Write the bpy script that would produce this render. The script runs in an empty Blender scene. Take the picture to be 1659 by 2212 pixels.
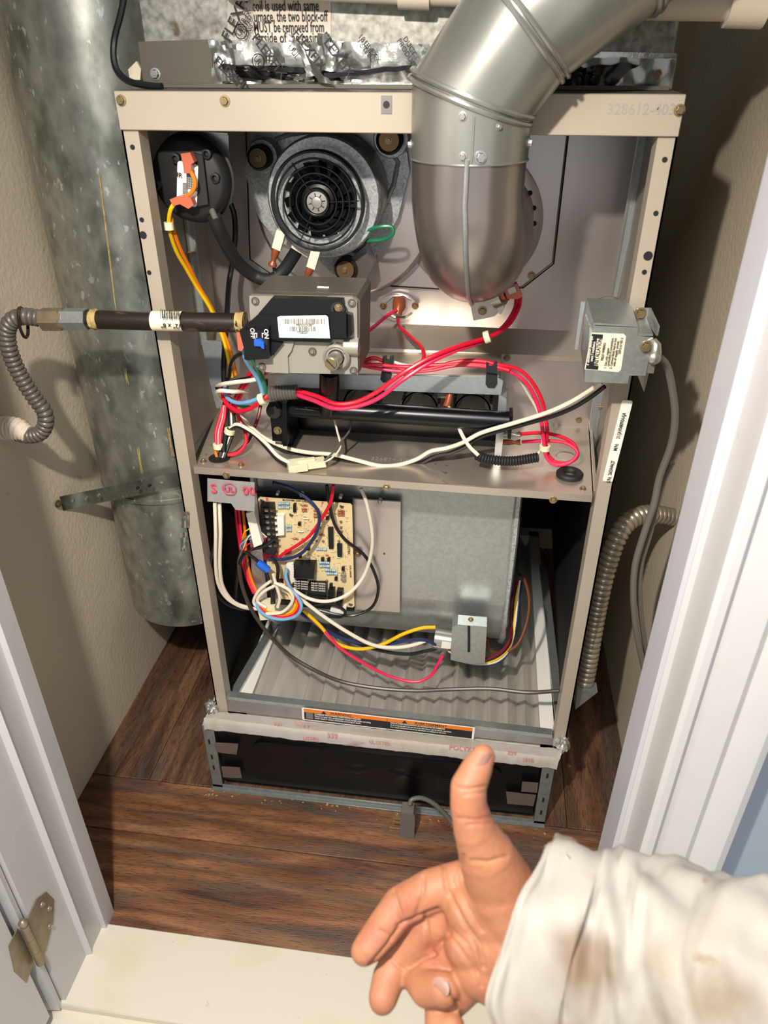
import bpy, bmesh, math, random
from mathutils import Vector, Matrix, noise
random.seed(7)
PI = math.pi
V = Vector
SC = bpy.context.scene
COL = SC.collection

# ------------------------------------------------------------ camera, world, lights, exposure
CX, CY, F = 829.5, 1106.0, 1612.2
CAM = V((.3676, -.787, 1.0318))
PITCH, YAW = math.radians(31.648), math.radians(-7.582)
FW = V((math.sin(YAW)*math.cos(PITCH), math.cos(YAW)*math.cos(PITCH), -math.sin(PITCH)))
RT = V((math.cos(YAW), -math.sin(YAW), 0)); UP = RT.cross(FW)
cd = bpy.data.cameras.new('camera'); cam = bpy.data.objects.new('camera', cd); COL.objects.link(cam)
cam.matrix_world = Matrix(((RT.x, UP.x, -FW.x, CAM.x), (RT.y, UP.y, -FW.y, CAM.y), (RT.z, UP.z, -FW.z, CAM.z), (0, 0, 0, 1)))
cd.sensor_fit = 'VERTICAL'; cd.sensor_height = 36; cd.sensor_width = 27; cd.lens = F/2212*36
cd.clip_start = .01
cd.dof.use_dof = True; cd.dof.focus_distance = .95; cd.dof.aperture_fstop = 9.0
SC.camera = cam
w = bpy.data.worlds.new('hall_ambient'); SC.world = w; w.use_nodes = True
bg = w.node_tree.nodes['Background']; bg.inputs[0].default_value = (.95, .965, 1.0, 1); bg.inputs[1].default_value = .62
def lamp(name, kind, loc, power, color, size, target=None):
    ld = bpy.data.lights.new(name, kind); ld.energy = power; ld.color = color
    if kind == 'AREA': ld.shape = 'DISK'; ld.size = size
    else: ld.shadow_soft_size = size
    o = bpy.data.objects.new(name, ld); COL.objects.link(o); o.location = loc
    if target is not None: o.rotation_euler = (V(target)-V(loc)).to_track_quat('-Z', 'Y').to_euler()
    return o
wl_ = lamp('work_light', 'SPOT', (.155, -.76, 1.315), 62, (1, .91, .79), .016, (.30, .04, -.12)); wl_.data.spot_size = math.radians(126); wl_.data.spot_blend = 1
lamp('hall_fill', 'AREA', (.3, -1.5, 2.3), 16, (.93, .96, 1.0), .6, (.3, -.1, .6))  # added soft cool fill behind the camera, stands in for ambient light, no fixture
SC.view_settings.view_transform = 'Standard'; SC.view_settings.look = 'None'
SC.view_settings.exposure = 0; SC.view_settings.gamma = 1

# ------------------------------------------------------------ helpers
def P(x, y, Y=None, Z=None, X=None, D=None):
    """a point of the place seen at photo pixel x, y: where that line of sight meets a plane (or at distance D)"""
    d = FW + RT*((x-CX)/F) - UP*((y-CY)/F)
    if D is not None: t = D
    elif Y is not None: t = (Y-CAM.y)/d.y
    elif Z is not None: t = (Z-CAM.z)/d.z
    else: t = (X-CAM.x)/d.x
    return CAM + d*t
def lin(c): return c/12.92 if c <= .04045 else ((c+.055)/1.055)**2.4
def H(s, a=1): return tuple(lin(int(s[i:i+2], 16)/255) for i in (0, 2, 4)) + (a,)
def mul(c, k): return tuple(min(1, v*k) for v in c[:3]) + (1,)
def mat(name, col, rough=.5, metal=0, bump=None, var=None, spots=None, spec=None, sss=0, stretch=None, vor=None, trans=0):
    m = bpy.data.materials.new(name); m.use_nodes = True
    nt = m.node_tree; N = nt.nodes; L = nt.links; b = N['Principled BSDF']
    c = H(col) if isinstance(col, str) else col
    b.inputs['Roughness'].default_value = rough; b.inputs['Metallic'].default_value = metal
    b.inputs['Base Color'].default_value = c
    if spec is not None: b.inputs['Specular IOR Level'].default_value = spec
    if sss: b.inputs['Subsurface Weight'].default_value = sss; b.inputs['Subsurface Radius'].default_value = (.012, .004, .002); b.inputs['Subsurface Scale'].default_value = .6
    if trans: b.inputs['Transmission Weight'].default_value = trans
    tc = N.new('ShaderNodeTexCoord'); src = tc.outputs['Object']
    if stretch:
        mp = N.new('ShaderNodeMapping'); mp.inputs['Scale'].default_value = stretch; L.new(src, mp.inputs[0]); src = mp.outputs[0]
    cur = None
    def noise_n(scale, detail=4):
        n = N.new('ShaderNodeTexNoise'); n.inputs['Scale'].default_value = scale; n.inputs['Detail'].default_value = detail; L.new(src, n.inputs['Vector']); return n.outputs['Fac']
    def mix(fac, a, bcol, lo, hi):
        r = N.new('ShaderNodeMapRange'); r.inputs['From Min'].default_value = lo; r.inputs['From Max'].default_value = hi; L.new(fac, r.inputs['Value'])
        x = N.new('ShaderNodeMix'); x.data_type = 'RGBA'; L.new(r.outputs[0], x.inputs['Factor'])
        for s, v in ((6, a), (7, bcol)):
            if isinstance(v, tuple): x.inputs[s].default_value = v
            else: L.new(v, x.inputs[s])
        return x.outputs[2]
    cur = c
    if var:   # (scale, dark, bright)
        cur = mix(noise_n(var[0]), mul(c, var[1]), mul(c, var[2]), .3, .7)
    if vor:   # (scale, dark, bright) crystal flakes
        v = N.new('ShaderNodeTexVoronoi'); v.inputs['Scale'].default_value = vor[0]; L.new(src, v.inputs['Vector'])
        sp = N.new('ShaderNodeSeparateColor'); L.new(v.outputs['Color'], sp.inputs[0])
        cur = mix(sp.outputs[0], cur, mul(c, vor[2]), vor[3] if len(vor) > 3 else .35, 1.0)
        cur = mix(sp.outputs[1], cur, mul(c, vor[1]), .55, 1.1)
    if spots:  # list of (scale, colour, lo, hi)
        for sc_, cc, lo, hi in spots: cur = mix(noise_n(sc_, 6), cur, H(cc), lo, hi)
    if not isinstance(cur, tuple): L.new(cur, b.inputs['Base Color'])
    if bump:
        bp = N.new('ShaderNodeBump'); bp.inputs['Strength'].default_value = bump[1]; bp.inputs['Distance'].default_value = bump[2] if len(bump) > 2 else .002
        L.new(noise_n(bump[0], 5), bp.inputs['Height']); L.new(bp.outputs[0], b.inputs['Normal'])
    return m
M = {}
M['wall'] = mat('plaster_cream', 'd0c4ad', .85, bump=(150, .5, .002), var=(5, .92, 1.05), spots=[(24, '8e8168', .72, .8)])
M['wallblue'] = mat('hall_wall_blue', '8f9aa8', .8, bump=(90, .2))
M['trim'] = mat('trim_white_paint', 'bcbbbd', .33, bump=(35, .25, .002), spots=[(45, 'a8a49c', .74, .8)])
M['trimgrey'] = mat('trim_grey_paint', 'b4b5bd', .4, bump=(35, .2), stretch=(1, 1, .25))
M['sill'] = mat('sill_cream_paint', 'cfc9b9', .5, bump=(60, .15), spots=[(60, 'a3916f', .70, .78), (9, 'c9bfa4', .55, .75)])
M['case'] = mat('taupe_enamel', 'aba090', .45, .1, var=(7, .93, 1.05), spots=[(70, '7f7050', .74, .8)])
M['casein'] = mat('taupe_enamel_inside', '9d968b', .5, .2, var=(6, .9, 1.05))
M['steel'] = mat('brushed_steel_sheet', 'cbc3c0', .33, .85, var=(6, .88, 1.1), spots=[(160, '6a625c', .76, .82)], stretch=(1, 1, .5), bump=(300, .04, .0005))
M['steeld'] = mat('drawn_steel', 'a39b96', .27, .85, var=(9, .75, 1.15), stretch=(1, 1, .6))
M['shelf'] = mat('shelf_steel', 'c8bdae', .33, .75, var=(9, .9, 1.08), spots=[(60, '70614c', .68, .78)])
M['galv'] = mat('galvanized', 'aeb2b1', .34, .75, var=(120, .88, 1.1), vor=(260, .94, 1.08))
M['galvfine'] = mat('galvanized_fine', 'b4b8b9', .36, .5, vor=(420, .6, 1.25), spots=[(50, '6f746f', .7, .8)])
M['galvblue'] = mat('galvanized_blue', 'b2b9bc', .36, .7, var=(90, .92, 1.06), vor=(380, .94, 1.06))
M['galvdark'] = mat('galvanized_dark', '7c837f', .45, .4, var=(120, .85, 1.1))
M['duct'] = mat('duct_galvanized', '9c9e97', .34, .75, var=(70, .78, 1.2), stretch=(1, 1, .6), spots=[(26, '6a7066', .52, .7), (110, 'c6cac6', .63, .69), (5, '8a7f60', .66, .8)], bump=(60, .15, .001))
M['flue'] = mat('flue_galvanized', '9c9c95', .3, .7, var=(25, .88, 1.1), spots=[(14, 'cfd0cc', .6, .72), (22, '8b8468', .66, .76)], stretch=(1, 1, .5))
M['coil'] = mat('coil_cabinet_galvanized', '94938c', .42, .5, var=(150, .6, 1.35), spots=[(20, '4c463c', .6, .74), (50, '5e553f', .62, .72)])
M['foil'] = mat('foil_tape', 'd0d0cc', .22, .85, bump=(40, .4, .003))
M['foildark'] = mat('foil_tape_dark', '4a4844', .25, .9, bump=(40, .4, .003))
M['foilflat'] = mat('foil_tape_flat', 'f5f0e9', .3, .22, bump=(60, .35, .001), spots=[(28, 'c9a8a4', .62, .74), (9, 'e2dcc8', .5, .7)], stretch=(.4, 1, 1))
M['foildull'] = mat('foil_tape_dull', 'a8988f', .35, .5, bump=(60, .4, .001))
M['tapegrey'] = mat('grey_duct_tape', 'c6c6c4', .45, .2, bump=(70, .5, .002))
M['black'] = mat('black_plastic', '111113', .4, 0, spec=.35, bump=(200, .05, .0005))
M['rubber'] = mat('black_rubber', '1b1b1c', .6)
M['blackpaint'] = mat('black_enamel', '070709', .3, .0, spec=.35)
M['liner'] = mat('black_insulation_liner', '0c0b0a', .7, var=(20, .8, 1.3))
M['brass'] = mat('zinc_yellow_screw', 'a3906a', .35, .8)
M['brassd'] = mat('bronze_washer', '84694a', .38, .7)
M['bolt'] = mat('bright_bolt', 'b5b2a8', .3, .8)
M['pipe'] = mat('black_iron_pipe', '2c2420', .38, .35, spots=[(60, '6d5c4c', .6, .72)], stretch=(.5, 1, 1))
M['iron'] = mat('pipe_fitting', '8e8069', .4, .6, var=(60, .8, 1.1))
M['dope'] = mat('pipe_dope', 'a8925c', .8, bump=(200, .8, .002), var=(120, .7, 1.2))
M['flex'] = mat('grey_coated_flex', '5e5852', .38, .15, var=(40, .85, 1.1))
M['flexm'] = mat('metal_flex_conduit', '99907f', .35, .55, var=(30, .8, 1.15))
M['cast'] = mat('cast_aluminium', 'a09a90', .45, .4, bump=(300, .15, .0005))
M['castd'] = mat('cast_aluminium_dark', '5b564c', .5, .3)
M['paper'] = mat('label_paper', 'e9e5db', .5)
M['papercream'] = mat('label_cream', 'e6ddc0', .5)
M['paperpink'] = mat('label_pinkish', 'd9cdbc', .5)
M['ink'] = mat('ink', '141416', .6)
M['inkgrey'] = mat('ink_grey', '6c6c6c', .6)
M['inkred'] = mat('ink_red', 'd23a55', .6)
M['inkpink'] = mat('ink_pink', 'c07a80', .6)
M['white'] = mat('white_plastic', 'e8e4d8', .4)
M['nylon'] = mat('nylon_natural', 'dcd8b8', .35, sss=.1)
M['orangelab'] = mat('label_orange', 'e0781c', .5)
M['pcb'] = mat('board_tan', 'd9c394', .5, spots=[(330, 'b58a55', .66, .7)])
M['pcblink'] = mat('board_print', '4a3b25', .5)
M['bluesw'] = mat('switch_blue', '1c5cc8', .35)
M['resist'] = mat('resistor_blue', '8fb0bc', .45)
M['copperins'] = mat('terminal_sleeve', 'c0674c', .3, .1, sss=.1)
M['coppercl'] = mat('copper_clear_sleeve', 'a4583a', .3, .4)
M['media'] = mat('filter_media', 'f2ede4', .85, var=(60, .88, 1.08), bump=(200, .4, .001), stretch=(1, .15, 1))
M['card'] = mat('filter_card', 'e8e4da', .7)
M['wood'] = None
WC = dict(red='d3122f', pink='e02350', white='e0d6c2', black='141416', yellow='e6b70c', orange='e07812', blue='1c2c55', lightblue='6fa0c8', green='22744f', brown='6a3b28', grey='5d5a56', darkbrown='3a302b', maroon='6b1420', greyfl='67635d')
for k, c in WC.items(): M['w_'+k] = mat('wire_'+k, c, .36)
M['skin'] = mat('skin', '9a664a', .62, sss=.1, bump=(260, .5, .0008), var=(35, .88, 1.1), spots=[(26, '8a4838', .54, .76)])
M['nail'] = mat('nail', 'bd9382', .4)
M['coat'] = mat('white_coverall', 'c4c1ba', .6, bump=(28, .5, .003), spots=[(13, '94785c', .58, .74), (6, 'b5a892', .5, .7), (40, 'a08c74', .68, .76)])
def stain(m, pts, colour):      # soiled patches with a shape of their own
    nt = m.node_tree; N = nt.nodes; L = nt.links; b = N['Principled BSDF']; cur = b.inputs['Base Color'].links[0].from_socket
    tc = N.new('ShaderNodeTexCoord'); nz = N.new('ShaderNodeTexNoise'); nz.inputs['Scale'].default_value = 40; L.new(tc.outputs['Object'], nz.inputs['Vector'])
    sc = N.new('ShaderNodeVectorMath'); sc.operation = 'SCALE'; sc.inputs['Scale'].default_value = .02; L.new(nz.outputs['Color'], sc.inputs[0])
    ad = N.new('ShaderNodeVectorMath'); ad.operation = 'ADD'; L.new(tc.outputs['Object'], ad.inputs[0]); L.new(sc.outputs[0], ad.inputs[1])
    for p, r, a in pts:
        d = N.new('ShaderNodeVectorMath'); d.operation = 'DISTANCE'; L.new(ad.outputs[0], d.inputs[0]); d.inputs[1].default_value = V(p)+V((.01, .01, .01))
        mr = N.new('ShaderNodeMapRange'); mr.inputs['From Min'].default_value = r; mr.inputs['From Max'].default_value = r*.35; mr.inputs['To Max'].default_value = a; L.new(d.outputs['Value'], mr.inputs['Value'])
        x = N.new('ShaderNodeMix'); x.data_type = 'RGBA'; L.new(mr.outputs[0], x.inputs[0]); L.new(cur, x.inputs[6]); x.inputs[7].default_value = H(colour); cur = x.outputs[2]
    L.new(cur, b.inputs['Base Color'])
def wood_mat(nm, axis, c1, c2, c3):
    m = bpy.data.materials.new(nm); m.use_nodes = True; nt = m.node_tree; N = nt.nodes; L = nt.links; b = N['Principled BSDF']
    tc = N.new('ShaderNodeTexCoord'); oi = N.new('ShaderNodeObjectInfo')
    mp = N.new('ShaderNodeMapping'); L.new(tc.outputs['Object'], mp.inputs[0])
    mp.inputs['Scale'].default_value = (1, 9, 1) if axis == 'x' else (9, 1, 1)
    ad = N.new('ShaderNodeVectorMath'); ad.operation = 'ADD'; L.new(mp.outputs[0], ad.inputs[0])
    cx = N.new('ShaderNodeCombineXYZ'); r3 = N.new('ShaderNodeMath'); r3.operation = 'MULTIPLY'; r3.inputs[1].default_value = 13
    L.new(oi.outputs['Random'], r3.inputs[0]); L.new(r3.outputs[0], cx.inputs[0]); L.new(r3.outputs[0], cx.inputs[1]); L.new(cx.outputs[0], ad.inputs[1])
    def nz(s, d, dist=0):
        n = N.new('ShaderNodeTexNoise'); n.inputs['Scale'].default_value = s; n.inputs['Detail'].default_value = d; n.inputs['Distortion'].default_value = dist; L.new(ad.outputs[0], n.inputs['Vector']); return n.outputs['Fac']
    def ramp(f, stops):
        r = N.new('ShaderNodeValToRGB'); e = r.color_ramp.elements; e[0].position, e[0].color = stops[0]; e[1].position, e[1].color = stops[-1]
        for p, c in stops[1:-1]: x = e.new(p); x.color = c
        L.new(f, r.inputs[0]); return r.outputs[0]
    a = ramp(nz(6, 8, .6), [(.3, mul(H(c1), 1.1)), (.5, mul(H(c2), 1.2)), (.72, mul(H(c3), 1.2))])
    gp = ramp(nz(3.2, 3, .2), [(.5, (0, 0, 0, 1)), (.68, (.75, .75, .75, 1))]); gx = N.new('ShaderNodeMix'); gx.data_type = 'RGBA'; L.new(gp, gx.inputs[0]); L.new(a, gx.inputs[6]); gx.inputs[7].default_value = H('544c44'); a = gx.outputs[2]
    g = ramp(nz(70, 9, .4), [(.34, (.22, .17, .15, 1)), (.5, (1, 1, 1, 1))])
    x = N.new('ShaderNodeMix'); x.data_type = 'RGBA'; x.blend_type = 'MULTIPLY'; x.inputs[0].default_value = .65; L.new(a, x.inputs[6]); L.new(g, x.inputs[7])
    L.new(x.outputs[2], b.inputs['Base Color']); b.inputs['Roughness'].default_value = .42
    bp = N.new('ShaderNodeBump'); bp.inputs['Strength'].default_value = .35; bp.inputs['Distance'].default_value = .0015; L.new(g, bp.inputs['Height']); L.new(bp.outputs[0], b.inputs['Normal'])
    return m
M['woodx'] = wood_mat('plank_wood_x', 'x', '3a2419', '69432c', '8f6344')
M['woody'] = wood_mat('plank_wood_y', 'y', '38271d', '5c4130', '7b5c43')

def wloc(o):
    p = V((0, 0, 0))
    while o is not None: p += o.location; o = o.parent
    return p
def meta(o, label=None, cat=None, group=None, kind=None):
    if label: o['label'] = label
    if cat: o['category'] = cat
    if group: o['group'] = group
    if kind: o['kind'] = kind
    return o
def thing(name, label, cat, loc, group=None):
    o = bpy.data.objects.new(name, None); o.empty_display_size = .02; COL.objects.link(o); o.location = loc
    return meta(o, label, cat, group)
def build(name, bm, m, parent=None, smooth=40, label=None, cat=None, group=None, kind=None, bevel=0, seg=1):
    if bevel:
        es = [e for e in bm.edges if len(e.link_faces) == 2 and e.calc_face_angle(0) > .6]
        bmesh.ops.bevel(bm, geom=es, offset=bevel, segments=seg, affect='EDGES', clamp_overlap=True)
    bmesh.ops.recalc_face_normals(bm, faces=bm.faces[:])
    if parent is None:
        xs = [v.co for v in bm.verts]
        org = V(((min(c.x for c in xs)+max(c.x for c in xs))/2, (min(c.y for c in xs)+max(c.y for c in xs))/2, min(c.z for c in xs)))
    else: org = wloc(parent)
    bmesh.ops.translate(bm, vec=-org, verts=bm.verts[:])
    me = bpy.data.meshes.new(name); bm.to_mesh(me); bm.free()
    me.materials.append(M[m] if isinstance(m, str) else m)
    if smooth:
        me.shade_smooth(); me.set_sharp_from_angle(angle=math.radians(smooth))
    o = bpy.data.objects.new(name, me); COL.objects.link(o)
    if parent is None: o.location = org
    else: o.parent = parent
    return meta(o, label, cat, group, kind)
def NB(): return bmesh.new()
def box(bm, a, b):
    a = V(a); b = V(b); c = (a+b)/2; s = b-a
    r = bmesh.ops.create_cube(bm, size=1); bmesh.ops.scale(bm, vec=(abs(s.x), abs(s.y), abs(s.z)), verts=r['verts']); bmesh.ops.translate(bm, vec=c, verts=r['verts']); return bm
def obox(bm, c, u, v, n, su, sv, sn):
    """box centred at c with axes u, v, n and full sizes"""
    c = V(c); vs = [bm.verts.new(c + u*(i*su/2) + v*(j*sv/2) + n*(k*sn/2)) for i in (-1, 1) for j in (-1, 1) for k in (-1, 1)]
    for f in ((0, 1, 3, 2), (4, 6, 7, 5), (0, 4, 5, 1), (2, 3, 7, 6), (0, 2, 6, 4), (1, 5, 7, 3)): bm.faces.new([vs[i] for i in f])
    return bm
def prism(bm, pts, vec):
    pts = [V(p) for p in pts]; vec = V(vec)
    a = [bm.verts.new(p) for p in pts]; b = [bm.verts.new(p+vec) for p in pts]; n = len(a)
    bm.faces.new(a); bm.faces.new(b[::-1])
    for i in range(n): bm.faces.new((a[i], a[(i+1) % n], b[(i+1) % n], b[i]))
    return bm
def pprism(bm, px, Y, th, x=None):
    """plate on the vertical plane y = Y, outline from photo points, thickness toward the viewer"""
    return prism(bm, [P(x_, y_, Y=Y) for x_, y_ in px], (0, -th, 0))
def frame_of(d):
    d = d.normalized(); a = V((0, 0, 1)) if abs(d.z) < .9 else V((0, 1, 0))
    u = d.cross(a).normalized(); return u, d.cross(u).normalized()
def cyl(bm, p0, p1, r0, r1=None, seg=24, cap=True):
    p0 = V(p0); p1 = V(p1); r1 = r0 if r1 is None else r1; u, v = frame_of(p1-p0)
    rings = []
    for p, r in ((p0, r0), (p1, r1)): rings.append([bm.verts.new(p + u*(r*math.cos(2*PI*i/seg)) + v*(r*math.sin(2*PI*i/seg))) for i in range(seg)])
    a, b = rings
    for i in range(seg): bm.faces.new((a[i], a[(i+1) % seg], b[(i+1) % seg], b[i]))
    if cap: bm.faces.new(a[::-1]); bm.faces.new(b)
    return bm
def lathe(bm, c, axis, prof, seg=32):
    """prof: list of (distance along axis, radius)"""
    c = V(c); axis = V(axis).normalized(); u, v = frame_of(axis); prev = None
    for t, r in prof:
        if r < 1e-6: ring = [bm.verts.new(c+axis*t)]
        else: ring = [bm.verts.new(c + axis*t + u*(r*math.cos(2*PI*i/seg)) + v*(r*math.sin(2*PI*i/seg))) for i in range(seg)]
        if prev:
            for i in range(seg):
                f = [prev[i % len(prev)], prev[(i+1) % len(prev)] if len(prev) > 1 else None, ring[(i+1) % len(ring)] if len(ring) > 1 else None, ring[i % len(ring)]]
                f = [x for x in f if x is not None]
                if len(set(f)) >= 3: bm.faces.new(f)
        prev = ring
    return bm
def sweep(bm, pts, r, seg=8, cap=True, closed=False, sx=1.0):
    pts = [V(p) for p in pts]; n = len(pts); R = r if isinstance(r, (list, tuple)) else [r]*n
    T = []
    for i in range(n):
        a = pts[(i-1) % n] if (closed or i) else pts[0]; b = pts[(i+1) % n] if (closed or i < n-1) else pts[-1]
        T.append((b-a).normalized())
    u, v = frame_of(T[0]); rings = []
    for i in range(n):
        if i:
            q = T[i-1].rotation_difference(T[i]); u = q @ u; v = q @ v
        rings.append([bm.verts.new(pts[i] + u*(R[i]*sx*math.cos(2*PI*k/seg)) + v*(R[i]*math.sin(2*PI*k/seg))) for k in range(seg)])
    for i in range(n if closed else n-1):
        a = rings[i]; b = rings[(i+1) % n]
        for k in range(seg): bm.faces.new((a[k], a[(k+1) % seg], b[(k+1) % seg], b[k]))
    if cap and not closed: bm.faces.new(rings[0][::-1]); bm.faces.new(rings[-1])
    return bm
def spline(pts, n=6):
    pts = [V(p) for p in pts]; out = []; Q = [pts[0]*2-pts[1]] + pts + [pts[-1]*2-pts[-2]]
    for i in range(1, len(Q)-2):
        a, b, c, d = Q[i-1:i+3]
        for k in range(n):
            t = k/n; out.append(.5*((2*b) + (c-a)*t + (2*a-5*b+4*c-d)*t*t + (3*b-a-3*c+d)*t**3))
    out.append(pts[-1]); return out
def resample(pts, step):
    out = [pts[0]]; acc = 0
    for a, b in zip(pts, pts[1:]):
        L_ = (b-a).length; t = step-acc
        while t <= L_: out.append(a.lerp(b, t/L_)); t += step
        acc = (acc+L_) % step
    out.append(pts[-1]); return out
def corr(bm, pts, r, amp, pitch, seg=14, sub=5):
    q = resample(spline(pts, 12), pitch/sub)
    return sweep(bm, q, [r+amp*(abs(math.sin(PI*i/sub))**.7*2-1) for i in range(len(q))], seg)
def PP(L): return [P(a, b, Y=c) for a, b, c in L]
def card(name, c, u, v, su, sv, m, parent, th=.0006, rad=.003, **k):
    u = V(u).normalized(); v = V(v).normalized(); n = u.cross(v); c = V(c); pts = []
    for sx, sy, a0 in ((1, 1, 0), (-1, 1, 90), (-1, -1, 180), (1, -1, 270)):
        for j in range(4):
            a = math.radians(a0+30*j); pts.append(c + u*(sx*(su/2-rad)+rad*math.cos(a)) + v*(sy*(sv/2-rad)+rad*math.sin(a)))
    return build(name, prism(NB(), pts, n*th), m, parent, smooth=0, **k)
def text(s, c, u, v, size, m, parent, name='lettering', align='CENTER', wx=1.0, off=.0009, fit=None):
    cu = bpy.data.curves.new('t', 'FONT'); cu.body = s; cu.size = size; cu.align_x = align; cu.align_y = 'CENTER'; cu.resolution_u = 2; cu.extrude = .0001; cu.offset = size*.012; cu.space_line = .9
    t = bpy.data.objects.new('t', cu); COL.objects.link(t); dg = bpy.context.evaluated_depsgraph_get(); dg.update()
    me = bpy.data.meshes.new_from_object(t.evaluated_get(dg)); bpy.data.objects.remove(t); bpy.data.curves.remove(cu)
    if fit: xs = [q.co.x for q in me.vertices]; wx = fit/(max(xs)-min(xs))
    u = V(u).normalized(); v = V(v).normalized(); n = u.cross(v); c = V(c)+n*off - wloc(parent)
    me.transform(Matrix(((u.x*wx, v.x, n.x, c.x), (u.y*wx, v.y, n.y, c.y), (u.z*wx, v.z, n.z, c.z), (0, 0, 0, 1))))
    me.materials.clear(); me.materials.append(M[m])
    o = bpy.data.objects.new(name, me); COL.objects.link(o); o.parent = parent; return o
def bars(c, u, v, w_, h, n, m, parent, off=.0009):
    u = V(u).normalized(); v = V(v).normalized(); nn = u.cross(v); c = V(c)+nn*off; bm = NB(); x = -w_/2
    rnd = random.Random(n)
    while x < w_/2:
        t = w_/n*rnd.choice((.3, .5, .8)); obox(bm, c+u*(x+t/2), u, v, nn, t, h, .0002); x += t + w_/n*rnd.choice((.35, .6, .8))
    return build('barcode', bm, m, parent, smooth=0)
X_, Y_, Z_ = V((1, 0, 0)), V((0, 1, 0)), V((0, 0, 1))
# shared screw mesh: hex head on a round flange, facing +z locally
def screw_mesh(m, slot=True):
    bm = NB(); lathe(bm, (0, 0, 0), (0, 0, 1), [(-.002, 0), (-.002, 1), (.0, 1), (.18, .95), (.2, .7)], 16)
    cyl(bm, (0, 0, .1), (0, 0, .75), .68, .62, 6)
    cyl(bm, (0, 0, .74), (0, 0, .8), .3, .25, 8)
    me = bpy.data.meshes.new('screw'); bmesh.ops.recalc_face_normals(bm, faces=bm.faces[:]); bm.to_mesh(me); bm.free(); me.materials.append(M[m]); return me
SM = {k: screw_mesh(k) for k in ('brass', 'bolt', 'brassd', 'galv', 'case')}
def screw(parent, p, n=(0, -1, 0), r=.005, m='brass', name='screw'):
    o = bpy.data.objects.new(name, SM[m]); COL.objects.link(o); o.parent = parent; o.location = V(p)-wloc(parent)
    o.rotation_euler = V(n).to_track_quat('Z', 'Y').to_euler(); o.scale = (r, r, r); return o

# ------------------------------------------------------------ the setting
def struct(name, bm, m, **k): return build(name, bm, m, None, kind='structure', **k)
fl = struct('floor', box(NB(), (-.9, -2.6, -.03), (1.7, .8, -.008)), 'sill')
def plank(x0, y0, x1, y1, m):
    o = build('plank', box(NB(), (x0+.0006, y0+.0006, -.008), (x1-.0006, y1-.0006, 0)), m, fl, bevel=.0008); return o
for y0, y1, cuts in ((-.26, -.118, (-.236, .668)), (-.118, -.022, (-.236, .668))):
    for a, b in zip(cuts, cuts[1:]): plank(a, y0, b, y1, 'woodx')
for x0, x1 in ((-.236, -.13), (-.13, -.01), (-.01, .14), (.14, .29), (.29, .44), (.44, .555), (.555, .668)): plank(x0, -.022, x1, .76, 'woody')
struct('wall_left', box(NB(), (-.33, -.25, 0), (-.228, .76, 2.4)), 'wall')
struct('wall_right', box(NB(), (.66, -.25, 0), (.76, .76, 2.4)), 'wall')
struct('wall_back', box(NB(), (-.33, .76, 0), (.76, .84, 2.4)), 'wall')
struct('ceiling', box(NB(), (-.33, -.25, 2.4), (.76, .84, 2.46)), 'wall')
wf = NB(); box(wf, (.575, -.343, 0), (1.7, -.25, 2.4)); struct('wall_front', wf, 'wallblue')
wf = NB(); box(wf, (-.9, -.345, 0), (-.125, -.25, 2.4)); struct('wall_side', wf, 'wallblue')
# threshold board
th = struct('trim_3', box(NB(), (-.11, -.368, -.008), (.56, -.2605, .004)), 'sill', bevel=.002)
# left jamb with stop, hinge leaf
def extr(bm, pl, z0, z1): return prism(bm, [(x, y, z0) for x, y in pl], (0, 0, z1-z0))
jl = struct('trim_1', extr(NB(), [(-.12, -.242), (-.089, -.242), (-.087, -.268), (-.094, -.2685), (-.094, -.297), (-.0905, -.303), (-.098, -.306), (-.098, -.362), (-.12, -.364)], 0, 2.1), 'trim', bevel=.0012, label='white painted left door jamb with a stop moulding')
build('casing', extr(NB(), [(-.12, -.3655), (-.102, -.3655), (-.101, -.372), (-.155, -.38), (-.165, -.366)], 0, 2.1), 'trim', jl, bevel=.002)
jr = struct('trim_2', extr(NB(), [(.57, -.244), (.541, -.244), (.541, -.290), (.546, -.2925), (.546, -.343), (.57, -.345)], 0, 2.1), 'trim', bevel=.001, label='white painted right door jamb and moulded casing')
build('door_stop', extr(NB(), [(.5412, -.2445), (.5375, -.246), (.5375, -.289), (.5412, -.2905)], 0, 2.1), 'trimgrey', jr, label='bluish grey painted stop strip')
prof = [(.540, -.344), (.540, -.352), (.5435, -.3555), (.549, -.356), (.5515, -.352), (.553, -.3515), (.556, -.357), (.575, -.361), (.580, -.358), (.585, -.362), (.600, -.366), (.606, -.364), (.608, -.346)]
build('casing', extr(NB(), prof, 0, 2.1), 'trim', jr, smooth=25)
# open door on the left
dr = struct('door_1', box(NB(), (-.137, -1.02, .012), (-.104, -.384, 2.03)), 'trim', bevel=.002, label='open white painted door')
hg = NB()
for i in range(3): cyl(hg, (-.0955, -.374, .118+i*.0262), (-.0955, -.374, .1435+i*.0262), .0052, seg=14)
lathe(hg, (-.0955, -.374, .197), (0, 0, 1), [(0, .0045), (.004, .0055), (.008, .003), (.009, 0)], 14)
h = build('hinge', hg, 'iron', dr, label='old nickel hinge with flaking paint')
build('hinge_leaf', prism(NB(), [(-.0975, -.372, .12), (-.0975, -.36, .118), (-.0975, -.335, .135), (-.0975, -.322, .16), (-.0975, -.328, .185), (-.0975, -.345, .197), (-.0975, -.372, .192)], (.001, 0, 0)), 'iron', h)
build('hinge_leaf', prism(NB(), [(-.104, -.376, .12), (-.104, -.395, .112), (-.104, -.402, .15), (-.104, -.395, .19), (-.104, -.376, .192)], (.001, 0, 0)), 'iron', h)
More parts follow.
